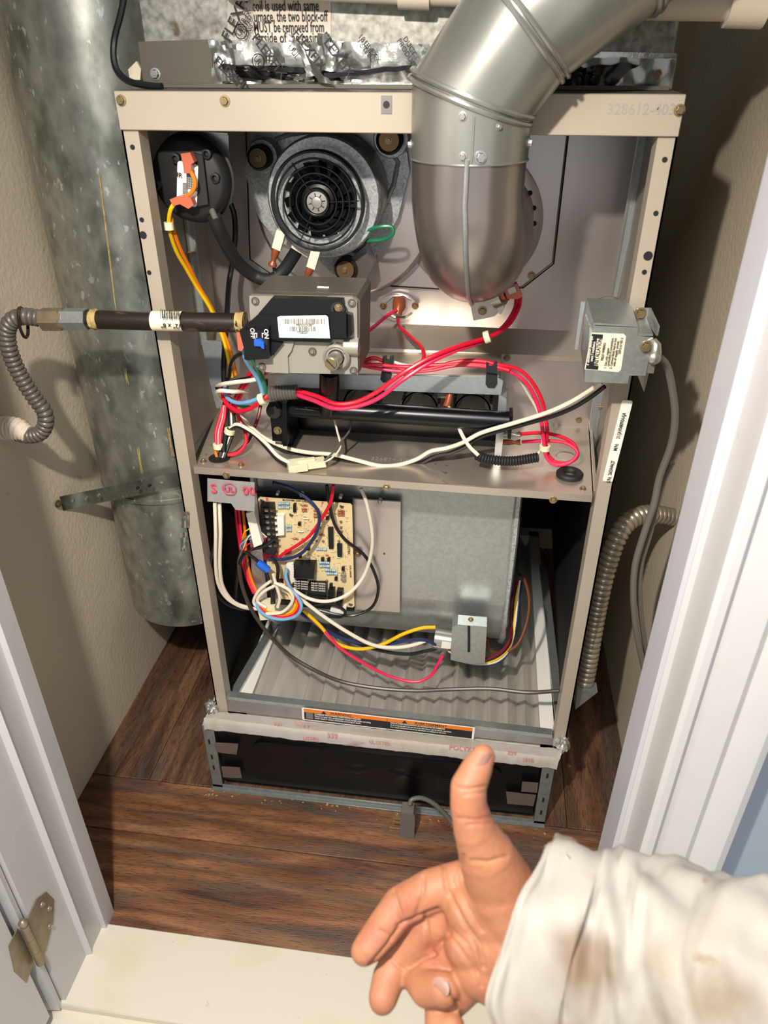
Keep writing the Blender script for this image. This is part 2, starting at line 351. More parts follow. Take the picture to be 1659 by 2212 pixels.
for y, z in ((-.34, .18), (-.333, .16), (-.342, .138)): screw(h, (-.0965, y, z), (1, 0, 0), .0035, 'bolt')

# ------------------------------------------------------------ furnace cabinet
W, T, SH, BP, UPY = .533, 1.0, .58, .205, .235      # width, top, shelf level, back panel depths
fu = thing('furnace', 'tall beige metal gas furnace with its front panels off', 'furnace', (.266, .3, .155))
def fpart(name, bm, m, **k): return build(name, bm, m, fu, **k)
# sides: lower and upper, slightly splayed like the real sheet
for s in (0, 1):
    x0, x1 = (.0, -.034) if s == 0 else (W, .552)
    t = .002 if s == 0 else -.002
    bm = prism(NB(), [(x0, .0, .155), (x0, .0, T), (x1, .62, T), (x1, .62, .155)], (t, 0, 0))
    fpart('side_panel', bm, 'casein')
    lx = x0 + (.0035 if s == 0 else -.0035)
    lx1 = x1 + (.0035 if s == 0 else -.0035)
    fpart('side_liner', prism(NB(), [(lx, .022, .16), (lx, .022, SH-.03), (lx1, .60, SH-.03), (lx1, .60, .16)], (t/2, 0, 0)), 'liner', label='black insulated lining')
fpart('back_panel', box(NB(), (-.03, .60, .155), (.55, .618, T)), 'liner', label='black lined back panel')
# front posts, slanting as a channel: face + return
PL = [(0, 0), (.0175, 0), (.0175, .022), (.0145, .022), (.0145, .004), (.004, .004), (.004, .02), (0, .02)]
pl = fpart('front_post', extr(NB(), PL, .155, .9665), 'case', bevel=.0008)
fpart('front_post', extr(NB(), [(W-x, y) for x, y in PL], .155, .9665), 'case', bevel=.0008)
for px, py in ((286, 318), (306, 475), (309, 508), (322, 589)):
    p = P(px, py, Y=-.0005); build('hole', cyl(NB(), p, p+V((0, .0008, 0)), .0025 if px != 309 else .004, seg=12), 'ink', fu)
for px, py in ((1436, 345), (1417, 461), (1400, 553), (1392, 588)):
    p = P(px, py, Y=-.0005); build('hole', cyl(NB(), p, p+V((0, .0008, 0)), .0025 if px != 1400 else .0045, seg=12), 'ink', fu)
# top rail and top sheet
tr = NB(); box(tr, (0, -.003, .966), (W, .001, T)); box(tr, (0, -.001, .966), (W, .02, .969))
fpart('top_rail', tr, 'case', bevel=.0008)
fpart('top_panel', box(NB(), (-.0, .0, T-.003), (W, .6, T)), 'castd')
for px, py in ((262, 217), (486, 218), (1468, 238)): screw(fu, P(px, py, Y=-.003), r=.0052)
p = P(835, 226, Y=-.003); o = fpart('clip_nut', obox(NB(), p, X_, Z_, Y_, .010, .015, .002), 'steeld', bevel=.0008)
build('hole', cyl(NB(), p+V((0, -.0012, 0)), p+V((0, -.0008, 0)), .0032, seg=12), 'ink', o)
text('328612-403', P(1385, 237, Y=-.0031), X_, Z_, .0125, 'casein', fu, 'stamped_number', off=.0)
# partition panels
up = [(.5-.51, 0)]
fpart('upper_panel', box(NB(), (-.0265, UPY, .705), (.538, UPY+.004, T-.004)), 'steel', label='upper brushed steel partition panel')
fpart('panel_ledge', prism(NB(), [(-.03, BP-.001, .682), (-.03, UPY+.001, .7085), (-.03, UPY+.001, .700), (-.03, BP-.001, .675)], (.57, 0, 0)), 'shelf')
fpart('lower_panel', box(NB(), (-.024, BP, SH), (.532, BP+.004, .6752)), 'steel', label='lower brushed steel partition panel')
# raised plate with bevelled corners on the upper panel (outline of the inducer cover plate)
pp = [(530, 240), (540, 560), (615, 612), (800, 615), (960, 625), (1130, 622), (1196, 570), (1228, 290), (1212, 250), (1195, 236)]
cp = fpart('cell_cover', pprism(NB(), pp, UPY, .006), 'steel', bevel=.002, label='raised steel cover plate with clipped corners')
for px, py in ((566, 252), (634, 252), (828, 607), (1186, 262), (1148, 595)): screw(cp, P(px, py, Y=UPY-.006), r=.0055, m='brass' if px in (566, 1186, 1148) else 'brassd')
build('joint_line', sweep(NB(), [P(a, b, Y=UPY-.0062) for a, b in pp[:8]], .0010, 5), 'ink', cp); build('joint_line', sweep(NB(), [P(a-3, b-2, Y=UPY-.0066) for a, b in pp[4:8]], .0009, 5), 'bolt', cp)
text('361-401', P(848, 556, Y=UPY-.0062), (1, 0, -.12), Z_, .012, 'bolt', cp, 'stamped_number', off=.0)
# side rails of galvanized steel beside the panels
for s, L_ in ((0, [(-.0355, -.012), (-.0325, .1)]), (1, [])):
    if s == 0:
        a = [(352, 232), (392, 232), (450, 745), (420, 745)]
        b = [(437, 735), (480, 735), (488, 875), (470, 880), (452, 810)]
        r1 = fpart('side_rail', pprism(NB(), a, .150, .004), 'galvblue', bevel=.001)
        fpart('side_rail', pprism(NB(), b, .14, .004), 'galvblue', bevel=.001)
        build('fold', pprism(NB(), [(372, 232), (377, 232), (436, 745), (431, 745)], .146, .003), 'bolt', r1)
        for px, py in ((368, 300), (478, 790), (400, 545), (460, 800)): cyl(bm := NB(), P(px, py, Y=.14), P(px, py, Y=.14)+V((.016, 0, 0)), .0016, .0012, 8); build('screw_tip', bm, 'brass', fu)
    else:
        r1 = fpart('side_rail', pprism(NB(), [(1385, 250), (1432, 250), (1355, 640), (1318, 640)], .185, .004), 'galvblue', bevel=.001)
        build('fold', pprism(NB(), [(1416, 250), (1420, 250), (1338, 640), (1332, 640)], .181, .003), 'bolt', r1)
        build('fold', pprism(NB(), [(1388, 250), (1392, 250), (1323, 640), (1319, 640)], .181, .002), 'bolt', r1)
        r2 = fpart('side_rail', pprism(NB(), [(1285, 820), (1330, 820), (1300, 1010), (1272, 925)], .185, .004), 'galvblue', bevel=.001)
        build('fold', pprism(NB(), [(1306, 820), (1309, 820), (1287, 975), (1283, 965)], .181, .002), 'bolt', r2)
        for px, py in ((1405, 268), (1350, 603), (1290, 878)): cyl(bm := NB(), P(px, py, Y=.17), P(px, py, Y=.17)+V((.018, 0, 0)), .0012, .0018, 8); build('screw_tip', bm, 'brass', fu)
        for px, py in ((1408, 315), (1380, 520), (1366, 561)): lathe(bm := NB(), P(px, py, Y=.176), (0, -1, 0), [(0, .005), (.002, .0045), (.003, 0)], 12); build('dimple', bm, 'galv', fu)
# blower shelf
def zp(px, py, Z=SH): return P(px, py, Z=Z)
sh = [zp(419, 1012), zp(1280, 1072), zp(1271, 921), zp(478, 868)]
shf = fpart('blower_shelf', prism(NB(), sh, (0, 0, -.002)), 'shelf', bevel=.0005)
build('shelf_lip', prism(NB(), [P(418, 1008, Y=0), P(1280, 1070, Y=0), P(1278, 1085, Y=0), P(420, 1023, Y=0)], (0, .003, 0)), 'shelf', shf, bevel=.0006)
build('shelf_flange', prism(NB(), [zp(416, 1000), zp(478, 868), zp(463, 868), zp(404, 960)], (0, 0, .003)), 'galv', shf)
build('shelf_flange', prism(NB(), [zp(1282, 1072), zp(1273, 918), zp(1277, 918), zp(1288, 1066)], (0, 0, .006)), 'shelf', shf)
for px, py in ((440, 997), (521, 1005), (1259, 1056), (1250, 907)):
    if py == 907: screw(fu, P(px, py, Y=BP), r=.005)
    else: screw(shf, zp(px, py), (0, 0, 1), .0045)
for px, py in ((489, 1027), (835, 1053), (1195, 1080)): screw(shf, P(px, py, Y=0), r=.0048)
text('326874-402', zp(845, 994), X_, Y_, .011, 'casein', shf, 'stamped_number')
build('knockout_ring', sweep(NB(), [zp(1222, 985)+V((.012*math.cos(a/12*PI), .012*math.sin(a/12*PI), 0)) for a in range(24)], .0005, 5, closed=True), 'casein', shf)
gh = build('wire_hole', cyl(NB(), zp(474, 990)+V((0, 0, .0005)), zp(474, 990)+V((0, 0, .001)), .014, seg=20), 'ink', shf)
# bottom cross member, filter rack
bc = NB(); prism(bc, [P(474, 1534, Y=.0), P(1212, 1612, Y=.0), P(1192, 1592, Y=.008), P(490, 1507, Y=.008)], (0, .004, 0))
fpart('bottom_rail', bc, 'steeld', label='dark steel bottom cross member', bevel=.0005)
bc = NB(); prism(bc, [P(486, 1504, Y=.006), P(1194, 1588, Y=.006), P(1193, 1595, Y=.006), P(488, 1511, Y=.006)], (0, .012, 0)); fpart('rack_edge', bc, 'galv', bevel=.0008)
bc = NB(); prism(bc, [P(496, 1511, Y=.012), P(1190, 1597, Y=.012), P(1189, 1590, Y=.012), P(498, 1503, Y=.012)], (0, .003, 0))
for p0, p1, nm in (((505, 1500), (585, 1362), 'l'), ((1213, 1588), (1180, 1290), 'r')):
    a, b = P(*p0, Z=.163), P(*p1, Z=.163); d = (b-a).normalized(); n = V((0, 0, 1)); u = d.cross(n)
    obox(bc := NB(), (a+b)/2+d*.05, d, u, n, (b-a).length+.1, .014, .006); fpart('rack_rail', bc, 'galv', bevel=.001)
# rating plate strip on the right post
rc = (P(1333, 955, Y=-.001)); dv = (P(1360, 870, Y=-.001)-P(1316, 1045, Y=-.001)); Ls = dv.length
rp = card('rating_label', rc, dv, dv.cross(Y_), Ls, .0115, 'paper', fu, rad=.002)
vv = dv.normalized(); nn = vv.cross(V((0, -1, 0)))
text('311JAV048090AAJA', P(1342, 920, Y=-.0018), vv, V((0, -1, 0)).cross(vv), .0062, 'ink', rp, fit=Ls*.31, off=.0002)
text('M/N:', P(1331, 966, Y=-.0018), vv, V((0, -1, 0)).cross(vv), .0062, 'ink', rp, fit=Ls*.085, off=.0002)
text('S/N:', P(1316, 1036, Y=-.0018), vv, V((0, -1, 0)).cross(vv), .0062, 'ink', rp, fit=Ls*.075, off=.0002)
text('2603A44627', P(1321, 1011, Y=-.0018), vv, V((0, -1, 0)).cross(vv), .0062, 'ink', rp, fit=Ls*.185, off=.0002)
# warning label on bottom rail
a, b = P(652, 1530, Y=-.0006), P(1026, 1573, Y=-.0006); u = (b-a).normalized(); v = V((0, -.0, 1)); v = (v-u*v.dot(u)).normalized()
cc = (a+b)/2 - v*.011; wl = card('warning_label', cc, u, v, (b-a).length, .026, 'paper', fu, rad=.002)
wd = (b-a).length
build('orange_band', obox(NB(), cc+v*.0082+V((0, -.0008, 0)), u, v, V((0, -1, 0)), wd*.975, .0068, .0004), 'orangelab', wl)
build('black_band', obox(NB(), cc-v*.003+V((0, -.0008, 0)), u, v, V((0, -1, 0)), wd*.975, .0156, .0004), 'ink', wl)
text('WARNING', cc+v*.0082-u*wd*.27, u, v, .0068, 'ink', wl, off=.0012)
text('AVERTISSEMENT', cc+v*.0082+u*wd*.25, u, v, .0066, 'ink', wl, off=.0012)
for k in (-.37, .10):
    q = cc+v*.0082+u*wd*k+V((0, -.0012, 0)); build('warning_triangle', prism(NB(), [q-u*.004-v*.0025, q+u*.004-v*.0025, q+v*.0032], (0, -.0002, 0)), 'ink', wl)
for i, s in enumerate(('CARBON MONOXIDE POISONING HAZARD', 'Failure to keep this compartment closed except when servicing', 'could result in carbon monoxide poisoning or death.')):
    text(s, cc+v*(.0028-.0042*i)-u*wd*.425, u, v, .0042 if i else .0045, 'paper', wl, align='LEFT', wx=.8, off=.0013)
for i, s in enumerate(("RISQUE D'EMPOISONNEMENT AU MONOXYDE DE CARBONE", "Si ce compartiment n'est pas ferme en tout temps, sauf en cas de reparation,", "il y a risque d'empoisonnement au monoxyde de carbone ou de mort.")):
    text(s, cc+v*(.0028-.0042*i)+u*wd*.02, u, v, .0038, 'paper', wl, align='LEFT', wx=.78, off=.0013)
q = cc-v*.002-u*wd*.455+V((0, -.001, 0)); build('hazard_icon', obox(NB(), q, u, v, V((0, -1, 0)), .011, .013, .0005), 'inkgrey', wl)
build('divider', obox(NB(), cc+V((0, -.0012, 0)), u, v, V((0, -1, 0)), .0006, .024, .0003), 'ink', wl)

# ------------------------------------------------------------ return air base
rb = thing('return_air_base', 'low galvanized base box under the furnace with black access panel', 'base', (.26, .28, 0))
BX0, BX1, BY = -.0185, .5195, -.021
bm = NB(); box(bm, (BX0, BY+.0, 0), (BX0+.003, .60, .145)); box(bm, (BX1-.003, BY, 0), (BX1, .60, .145)); box(bm, (BX0, .597, 0), (BX1, .60, .145))
build('box_wall', bm, 'galv', rb)
bm = NB(); box(bm, (BX0, BY-.001, 0), (BX0+.0175, BY+.002, .14)); box(bm, (BX1-.0175, BY-.001, 0), (BX1, BY+.002, .14)); box(bm, (BX0, BY-.001, 0), (BX1, BY+.002, .0085)); box(bm, (BX0, BY-.008, 0), (BX1, BY, .003))
build('front_frame', bm, 'galvdark', rb, bevel=.0006)
for x, zs in ((BX0+.0075, (.05, .075, .11)), (BX1-.0085, (.03, .06, .115))):
    for z in zs: build('slot', box(NB(), (x-.0015, BY-.0016, z-.005), (x+.0015, BY-.0009, z+.005)), 'ink', rb)
dp = NB(); box(dp, (BX0+.018, BY+.006, .0095), (BX1-.018, BY+.010, .134))
door = build('access_panel', dp, 'blackpaint', rb, bevel=.002, label='glossy black access panel')
# raised field of the panel with rounded rim
pts = []; x0, x1, z0, z1, rr = BX0+.075, BX1-.075, .03, .118, .02
for cx_, cz_, a0 in ((x1-rr, z1-rr, 0), (x0+rr, z1-rr, 90), (x0+rr, z0+rr, 180), (x1-rr, z0+rr, 270)):
    for j in range(6): a = math.radians(a0+18*j); pts.append((cx_+rr*math.cos(a), BY+.006, cz_+rr*math.sin(a)))
build('raised_field', prism(NB(), pts, (0, -.004, 0)), 'blackpaint', door, bevel=.003, seg=3)
for xx, s in ((.225, 1), (.29, -1)):      # pinched handle louvres
    bm = NB(); a = bm.verts.new((xx, BY+.002, .092)); b = bm.verts.new((xx, BY+.002, .068)); c = bm.verts.new((xx-s*.038, BY+.002, .074)); d = bm.verts.new((xx+s*.001, BY-.003, .08)); e = bm.verts.new((xx+s*.02, BY+.002, .086))
    for f in ((a, d, c), (d, b, c), (a, e, d), (e, b, d), (a, c, b), (a, b, e)): bm.faces.new(f)
    build('finger_pull', bm, 'blackpaint', door, smooth=60)
for x0, z0 in ((.135, .07), (.345, .05)):
    for i in range(7): build('embossed_line', box(NB(), (x0, BY+.0012, z0+i*.0045), (x0+.034, BY+.0022, z0+.0018+i*.0045)), 'blackpaint', door)
def strip(nm, q, m, parent, Y=None, **k):
    pts = [P(a, b, Y=Y) for a, b in q]; bm = NB(); nx, nz = 10, 3
    g = [[pts[0].lerp(pts[1], i/nx).lerp(pts[3].lerp(pts[2], i/nx), j/nz) for j in range(nz+1)] for i in range(nx+1)]
    vs = [[bm.verts.new(p+V((0, -.0012*abs(noise.noise(p*180)), .0006*noise.noise(p*90)))) for p in r] for r in g]
    for i in range(nx):
        for j in range(nz): bm.faces.new((vs[i][j], vs[i+1][j], vs[i+1][j+1], vs[i][j+1]))
    r = bmesh.ops.solidify(bm, geom=bm.faces[:], thickness=.0005)
    return build(nm, bm, m, parent, smooth=30, **k)
for q in ([(463, 1603), (515, 1606), (511, 1630), (468, 1625)], [(478, 1655), (518, 1657), (523, 1681), (482, 1679)], [(1128, 1688), (1163, 1690), (1160, 1712), (1126, 1710)], [(1093, 1709), (1158, 1717), (1152, 1741), (1096, 1736)]):
    strip('tape_piece', q, 'foildull', rb, Y=BY-.0015 if q[0][0] > 1000 or q[0][0] < 475 else BY-.0015)
# ledge behind the taped top edge
build('top_flange', box(NB(), (BX0, BY+.003, .1405), (BX1, .0, .1455)), 'galv', rb)
# foil tape over the joint: wrinkled band from post foot down over the front edge
fa = [(440, 1549), (1207, 1639)]; fb = [(462, 1530), (1216, 1612)]; fc = [(446, 1570), (1203, 1652)]
rows = []
N1 = 90
for (l, r_), Y in (((( 474, 1536), (1212, 1617)), -.001), (((455, 1541), (1213, 1626)), -.012), (((441, 1549), (1209, 1636)), BY-.002), (((441, 1558), (1206, 1645)), BY-.004), (((443, 1574), (1202, 1660)), BY-.003)):
    A, B = P(*l, Y=Y), P(*r_, Y=Y); row = []
    for i in range(N1+1):
        p = A.lerp(B, i/N1); e = max(0, 1-min(i, N1-i)/6)
        row.append(p + V((0, -.0008-.0022*abs(noise.noise(V((p.x*60, Y*150, 3))))-.003*e*abs(noise.noise(p*200)), .0012*noise.noise(V((p.x*90, Y*200, 9)))+.004*e*abs(noise.noise(p*150)))))
    rows.append(row)
bm = NB(); vs = [[bm.verts.new(p) for p in r] for r in rows]
for a, b in zip(vs, vs[1:]):
    for i in range(N1): bm.faces.new((a[i], a[i+1], b[i+1], b[i]))
bmesh.ops.solidify(bm, geom=bm.faces[:], thickness=.0007)
ft = build('foil_tape', bm, 'foilflat', rb, smooth=50, label='wrinkled aluminium tape with faded red print')
u = (P(1207, 1639, Y=BY)-P(440, 1549, Y=BY)).normalized()
for s, px, py, sz, m in (('POLYKEN', 1005, 1616, .011, 'inkpink'), ('339', 718, 1588, .011, 'inkpink'), ('181', 600, 1562, .009, 'inkpink'), ('UL LISTED', 820, 1603, .007, 'inkpink'), ('POLY', 652, 1563, .009, 'inkpink'), ('LISTED', 672, 1595, .008, 'inkpink'), ('181B', 1140, 1640, .008, 'inkpink'), ('339', 1105, 1625, .009, 'inkpink')):
    text(s, P(px, py, Y=BY-.005), u, V((0, .35, 1)).normalized(), sz, m, ft, off=.0025)
for c, px, py, Y in (('l', 458, 1530, -.004), ('r', 1216, 1608, -.004)):   # crumpled tape corners
    bm = NB(); bmesh.ops.create_icosphere(bm, subdivisions=3, radius=.011); p = P(px, py, Y=Y)
    for v_ in bm.verts: v_.co = p + V((v_.co.x*.8, v_.co.y*.9, v_.co.z*1.25)) + v_.co*(.55*noise.noise(v_.co*260))
    build('tape_corner', bm, 'foil', rb, smooth=25)

# ------------------------------------------------------------ filter
ft_ = thing('air_filter', 'pleated grey air filter lying flat under the blower', 'filter', (.27, .3, .156))
bm = NB(); fx0, fx1, fy0, fy1 = .045, .498, .022, .56; n = 17; prev = None
for j in range(n*6+1):
    ph = j/6; x = fx0+(fx1-fx0)*j/(n*6); z = .146+.013*(math.sin(ph*2*PI)+.3*math.sin(ph*4*PI)) + .0015*math.sin(j*7.)
    ring = [bm.verts.new((x+.0010*noise.noise(V((x*40, y*12, 0))), y, z+.0012*noise.noise(V((x*60, y*30, 5))))) for y in [fy0+(fy1-fy0)*k/24 for k in range(25)]]
    if prev:
        for a, b, c, d in zip(prev, prev[1:], ring[1:], ring): bm.faces.new((a, b, c, d))
    prev = ring
bmesh.ops.solidify(bm, geom=bm.faces[:], thickness=.001)
build('pleated_medium', bm, 'media', ft_, smooth=75)
bm = NB(); box(bm, (.022, .008, .135), (.045, .58, .160)); box(bm, (.498, .008, .135), (.519, .58, .160)); box(bm, (.022, .008, .135), (.519, .022, .160)); box(bm, (.022, .56, .135), (.519, .58, .160))
build('card_frame', bm, 'card', ft_, bevel=.0006)

# ------------------------------------------------------------ blower housing
bl = thing('blower', 'large galvanized blower housing hanging below the shelf', 'blower', (.25, .25, .2))
cy_, cz_, rd = .235, .335, .14
pr = [(cy_-rd, .55), (cy_-rd, .335)] + [(cy_+rd*math.cos(a), cz_+rd*math.sin(a)) for a in [PI+PI/2*1.9*i/22 for i in range(23)]] + [(.40, .55)]
x0b, x1b = .062, .437
bm = prism(NB(), [(x0b, y, z) for y, z in pr], (x1b-x0b, 0, 0)); build('housing_wrap', bm, 'galv', bl, smooth=35)
seam = [V((x1b-.004, cy_+(rd+.003)*math.cos(a), cz_+(rd+.003)*math.sin(a))) for a in [PI+PI/2*1.5*i/20 for i in range(21)]]
seam = [V((x1b-.004, cy_-rd-.003, .55)), V((x1b-.004, cy_-rd-.003, .45))] + seam
for s in (0, 1):
    pts = [p + V((0 if s else x0b-x1b+.008, 0, 0)) for p in seam]
    build('seam_flange', sweep(NB(), pts, [.0045+.0012*math.sin(i*2.1) for i in range(len(pts))], 6), 'galvfine', bl)
e = [(cy_-.10*math.cos(a), cz_+.02+.10*math.sin(a)) for a in [2*PI*i/28 for i in range(28)]]
build('inlet_ring', prism(NB(), [(x1b-.0, y, z) for y, z in e], (.006, 0, 0)), 'blackpaint', bl)
# capacitor with strap bracket
cpp = thing('run_capacitor', 'silver run capacitor strapped under the blower housing', 'capacitor', P(965, 1378, Y=.085))
a, b = P(938, 1378, Y=.085), P(1000, 1388, Y=.085)
build('can', cyl(NB(), a, b+(b-a)*.4, .0165, seg=28), 'bolt', cpp, bevel=.001)
bm = pprism(NB(), [(978, 1335), (990, 1328), (1052, 1333), (1048, 1412), (1010, 1412), (975, 1404)], .075, .022)
st = build('strap_bracket', bm, 'galv', cpp, bevel=.003, seg=2)
build('slot', pprism(NB(), [(1010, 1352), (1016, 1352), (1016, 1408), (1010, 1408)], .0528, .0006), 'ink', st)
screw(st, P(1017, 1338, Y=.052), r=.004, m='brass')
build('label', pprism(NB(), [(955, 1385), (975, 1388), (973, 1402), (953, 1399)], .068, .0004), 'paper', cpp)

# ------------------------------------------------------------ control board
cb = thing('control_board', 'tan circuit board with relays on a grey mounting plate', 'circuit board', P(660, 1310, Y=.07))
build('mounting_plate', pprism(NB(), [(535, 1062), (866, 1082), (864, 1320), (768, 1314), (560, 1300), (545, 1240)], .086, .003), 'steel', cb, bevel=.001)
build('dark_tray', pprism(NB(), [(556, 1062), (762, 1076), (766, 1318), (580, 1300)], .081, .004), 'ink', cb)
for px, py in ((600, 1066), (652, 1068), (736, 1073), (821, 1082)): lathe(bm := NB(), P(px, py, Y=.08), (0, -1, 0), [(-.004, .003), (.004, .0028), (.006, 0)], 10); build('plate_tab', bm, 'steel', cb)
build('pilot_hole', cyl(NB(), P(830, 1196, Y=.0828), P(830, 1196, Y=.0822), .0016, seg=10), 'ink', cb)
BY2 = .070
pb = build('board', pprism(NB(), [(562, 1073), (757, 1087), (761, 1091), (766, 1308), (762, 1311), (700, 1302), (588, 1290), (572, 1180), (558, 1077)], BY2, .0016), 'pcb', cb)
FZ = BY2-.0016
def bpx(x, y): return 540+x/6.91, 1060+y/6.91          # board close-up -> photo
def comp(name, q, m, h, bev=.0003, zoomed=True, parent=pb):
    return build(name, pprism(NB(), [bpx(*a) for a in q] if zoomed else q, FZ, h), m, parent, bevel=bev)
ts = comp('terminal_strip', [(185, 160), (375, 165), (432, 820), (385, 885), (265, 880), (225, 760), (185, 330)], 'rubber', .011, .0008)
for i in range(7):
    for xx in (250, 330): screw(ts, P(*bpx(xx+i*9-5, 295+i*87), Y=FZ-.0112), r=.0026, m='bolt' if xx == 250 else 'brassd')
    build('divider', pprism(NB(), [bpx(190+i*8, 245+i*87), bpx(385+i*8, 250+i*87), bpx(385+i*8, 262+i*87), bpx(190+i*8, 257+i*87)], FZ-.011, .003), 'rubber', ts)
comp('ceramic_resistor', [(395, 340), (530, 330), (535, 605), (410, 620)], 'white', .010, .001)
comp('relay', [(690, 1030), (1000, 1030), (985, 1235), (685, 1215)], 'black', .014, .0008)
comp('relay', [(660, 1310), (865, 1320), (840, 1540), (690, 1520)], 'black', .013, .0008)
comp('relay', [(885, 1340), (1160, 1345), (1150, 1600), (870, 1590)], 'black', .013, .0008)
comp('relay', [(1185, 1430), (1275, 1430), (1270, 1660), (1165, 1650)], 'black', .010, .0005)
comp('relay', [(1310, 1440), (1400, 1445), (1390, 1680), (1290, 1670)], 'black', .010, .0005)
comp('relay', [(430, 1310), (520, 1310), (520, 1430), (440, 1430)], 'black', .010, .0005)
comp('chip', [(1172, 535), (1245, 535), (1252, 848), (1185, 848)], 'black', .0035)
comp('chip', [(1305, 780), (1378, 785), (1378, 970), (1312, 970)], 'black', .0035)
for cx1, cx2, ya, yb in ((1160, 1262, 545, 840), (1298, 1386, 790, 965)):
    for i in range(int((yb-ya)/24)):
        comp('chip_pins', [(cx1, ya+i*24), (cx2, ya+i*24), (cx2, ya+i*24+9), (cx1, ya+i*24+9)], 'bolt', .0012, 0)
comp('pin_header', [(600, 1000), (655, 1010), (700, 1330), (630, 1340), (560, 1050)], 'white', .009, .0008)
for i in range(8): comp('pin_header_slot', [(640+i*3, 1010+i*38), (670+i*3, 1015+i*38), (675+i*3, 1035+i*38), (640+i*3, 1030+i*38)], 'paper', .011, .0004)
comp('edge_connector', [(1215, 1720), (1450, 1690), (1440, 1800), (1340, 1830), (1210, 1810)], 'white', .011, .0006)
comp('fuse_holder', [(210, 900), (400, 890), (430, 940), (380, 975), (240, 975)], 'w_maroon', .009, .0008)
comp('spade_terminal', [(520, 880), (610, 860), (625, 900), (540, 915)], 'w_red', .008, .0005)
comp('dark_block', [(655, 180), (695, 175), (700, 290), (655, 300)], 'black', .005)
def resist(x0, y0, x1, y1, m='resist', r=.0022, bands=3):
    a, b = P(*bpx(x0, y0), Y=FZ-.0022), P(*bpx(x1, y1), Y=FZ-.0022)
    d = (b-a); L_ = d.length
    o = build('resistor', lathe(NB(), a, d, [(0, 0), (0, r*.8), (L_*.08, r), (L_*.22, r), (L_*.27, r*.85), (L_*.73, r*.85), (L_*.78, r), (L_*.92, r), (L_, r*.8), (L_, 0)], 12), m, pb)
    for k in range(bands): build('band', lathe(NB(), a+d*(.3+.16*k), d, [(0, r*.88), (L_*.05, r*.88)], 12), 'inkgrey', o)
for a in ((415, 190, 590, 190), (415, 250, 590, 250), (540, 530, 620, 530), (540, 590, 620, 590), (985, 870, 1145, 875), (1030, 1070, 1185, 1075), (1035, 1125, 1190, 1125), (1110, 1180, 1280, 1190), (1140, 1235, 1310, 1240), (745, 1245, 905, 1245)): resist(*a)
for a in ((760, 215, 850, 218), (770, 270, 850, 272), (775, 305, 850, 305), (795, 415, 880, 418), (640, 715, 720, 718), (1310, 300, 1410, 303), (1310, 330, 1410, 333), (1310, 365, 1410, 368), (1040, 660, 1110, 662), (720, 610, 800, 612), (950, 350, 1010, 352), (950, 390, 1010, 392), (950, 300, 1010, 302), (1120, 330, 1190, 332), (1120, 380, 1190, 382), (1130, 960, 1170, 965), (1290, 990, 1340, 1000)): resist(*a, m='coppercl' if a[0] % 3 else 'papercream', r=.0012, bands=0)
for x, y in ((1360, 455), (1360, 540), (1365, 600), (1365, 635), (995, 745), (1095, 745), (1150, 1335), (1330, 745), (930, 600), (1050, 550), (790, 720)):
    lathe(bm := NB(), P(*bpx(x, y), Y=FZ), (0, -1, 0), [(0, .0016), (.002, .002), (.0035, .001), (.0037, 0)], 10); build('disc_capacitor', bm, 'brass', pb)
for x, y in ((1400, 1225), (1400, 1290), (865, 965)):
    lathe(bm := NB(), P(*bpx(x, y), Y=FZ), (0, -1, -.2), [(0, .0036), (.006, .0036), (.0065, .003), (.0065, 0)], 14); build('round_capacitor', bm, 'bolt', pb)
for a, b in ((1090, 1010), (1180, 1015), (880, 850), (755, 965), (745, 480), (1160, 395), (1290, 1300), (1215, 1395), (1395, 1150)): comp('transistor', [(a-22, b-22), (a+22, b-22), (a+22, b+20), (a-22, b+20)], 'black', .004)
for x, y in ((185, 140), (620, 355), (1372, 228), (1505, 1690)): build('board_hole', cyl(NB(), P(*bpx(x, y), Y=FZ), P(*bpx(x, y), Y=FZ-.0003), .0032, seg=16), 'ink', pb)
U2 = (P(757, 1087, Y=FZ)-P(562, 1073, Y=FZ)).normalized()
text('BLOWER OFF-DELAY', P(*bpx(700, 148), Y=FZ), U2, Z_, .0040, 'ink', pb, fit=.040)
text('R', P(*bpx(262, 128), Y=FZ), U2, Z_, .007, 'inkred', pb); text('F', P(*bpx(1085, 185), Y=FZ), U2, Z_, .007, 'inkred', pb)
text('ELECTRIC', P(*bpx(1475, 860), Y=FZ), -Z_, X_, .0050, 'pcblink', pb); text('1CPL-ON/OFF', P(*bpx(1500, 1200), Y=FZ), -Z_, X_, .0036, 'pcblink', pb)
rnd = random.Random(3)
bm = NB()
for i in range(260):       # printed outlines
    x, y = rnd.uniform(600, 1480), rnd.uniform(190, 1280); p = P(*bpx(x, y), Y=FZ-.00025); ww = rnd.uniform(.0006, .005)
    obox(bm, p, U2, Z_, V((0, -1, 0)), ww if i % 2 else .0004, .0004 if i % 2 else ww, .0002)
build('printed_traces', bm, 'pcblink', pb, smooth=0, kind='stuff')
for x, y, t in ((740, 1400, 0), (1000, 1430, 0)):
    for i in range(4): text('RELAY 24VDC', P(*bpx(x+20, y-45+i*35), Y=FZ-.0131), U2, Z_, .0034, 'paper', pb, off=.0002)
screw(cb, P(773, 1196, Y=.078), r=.0055, m='brassd')
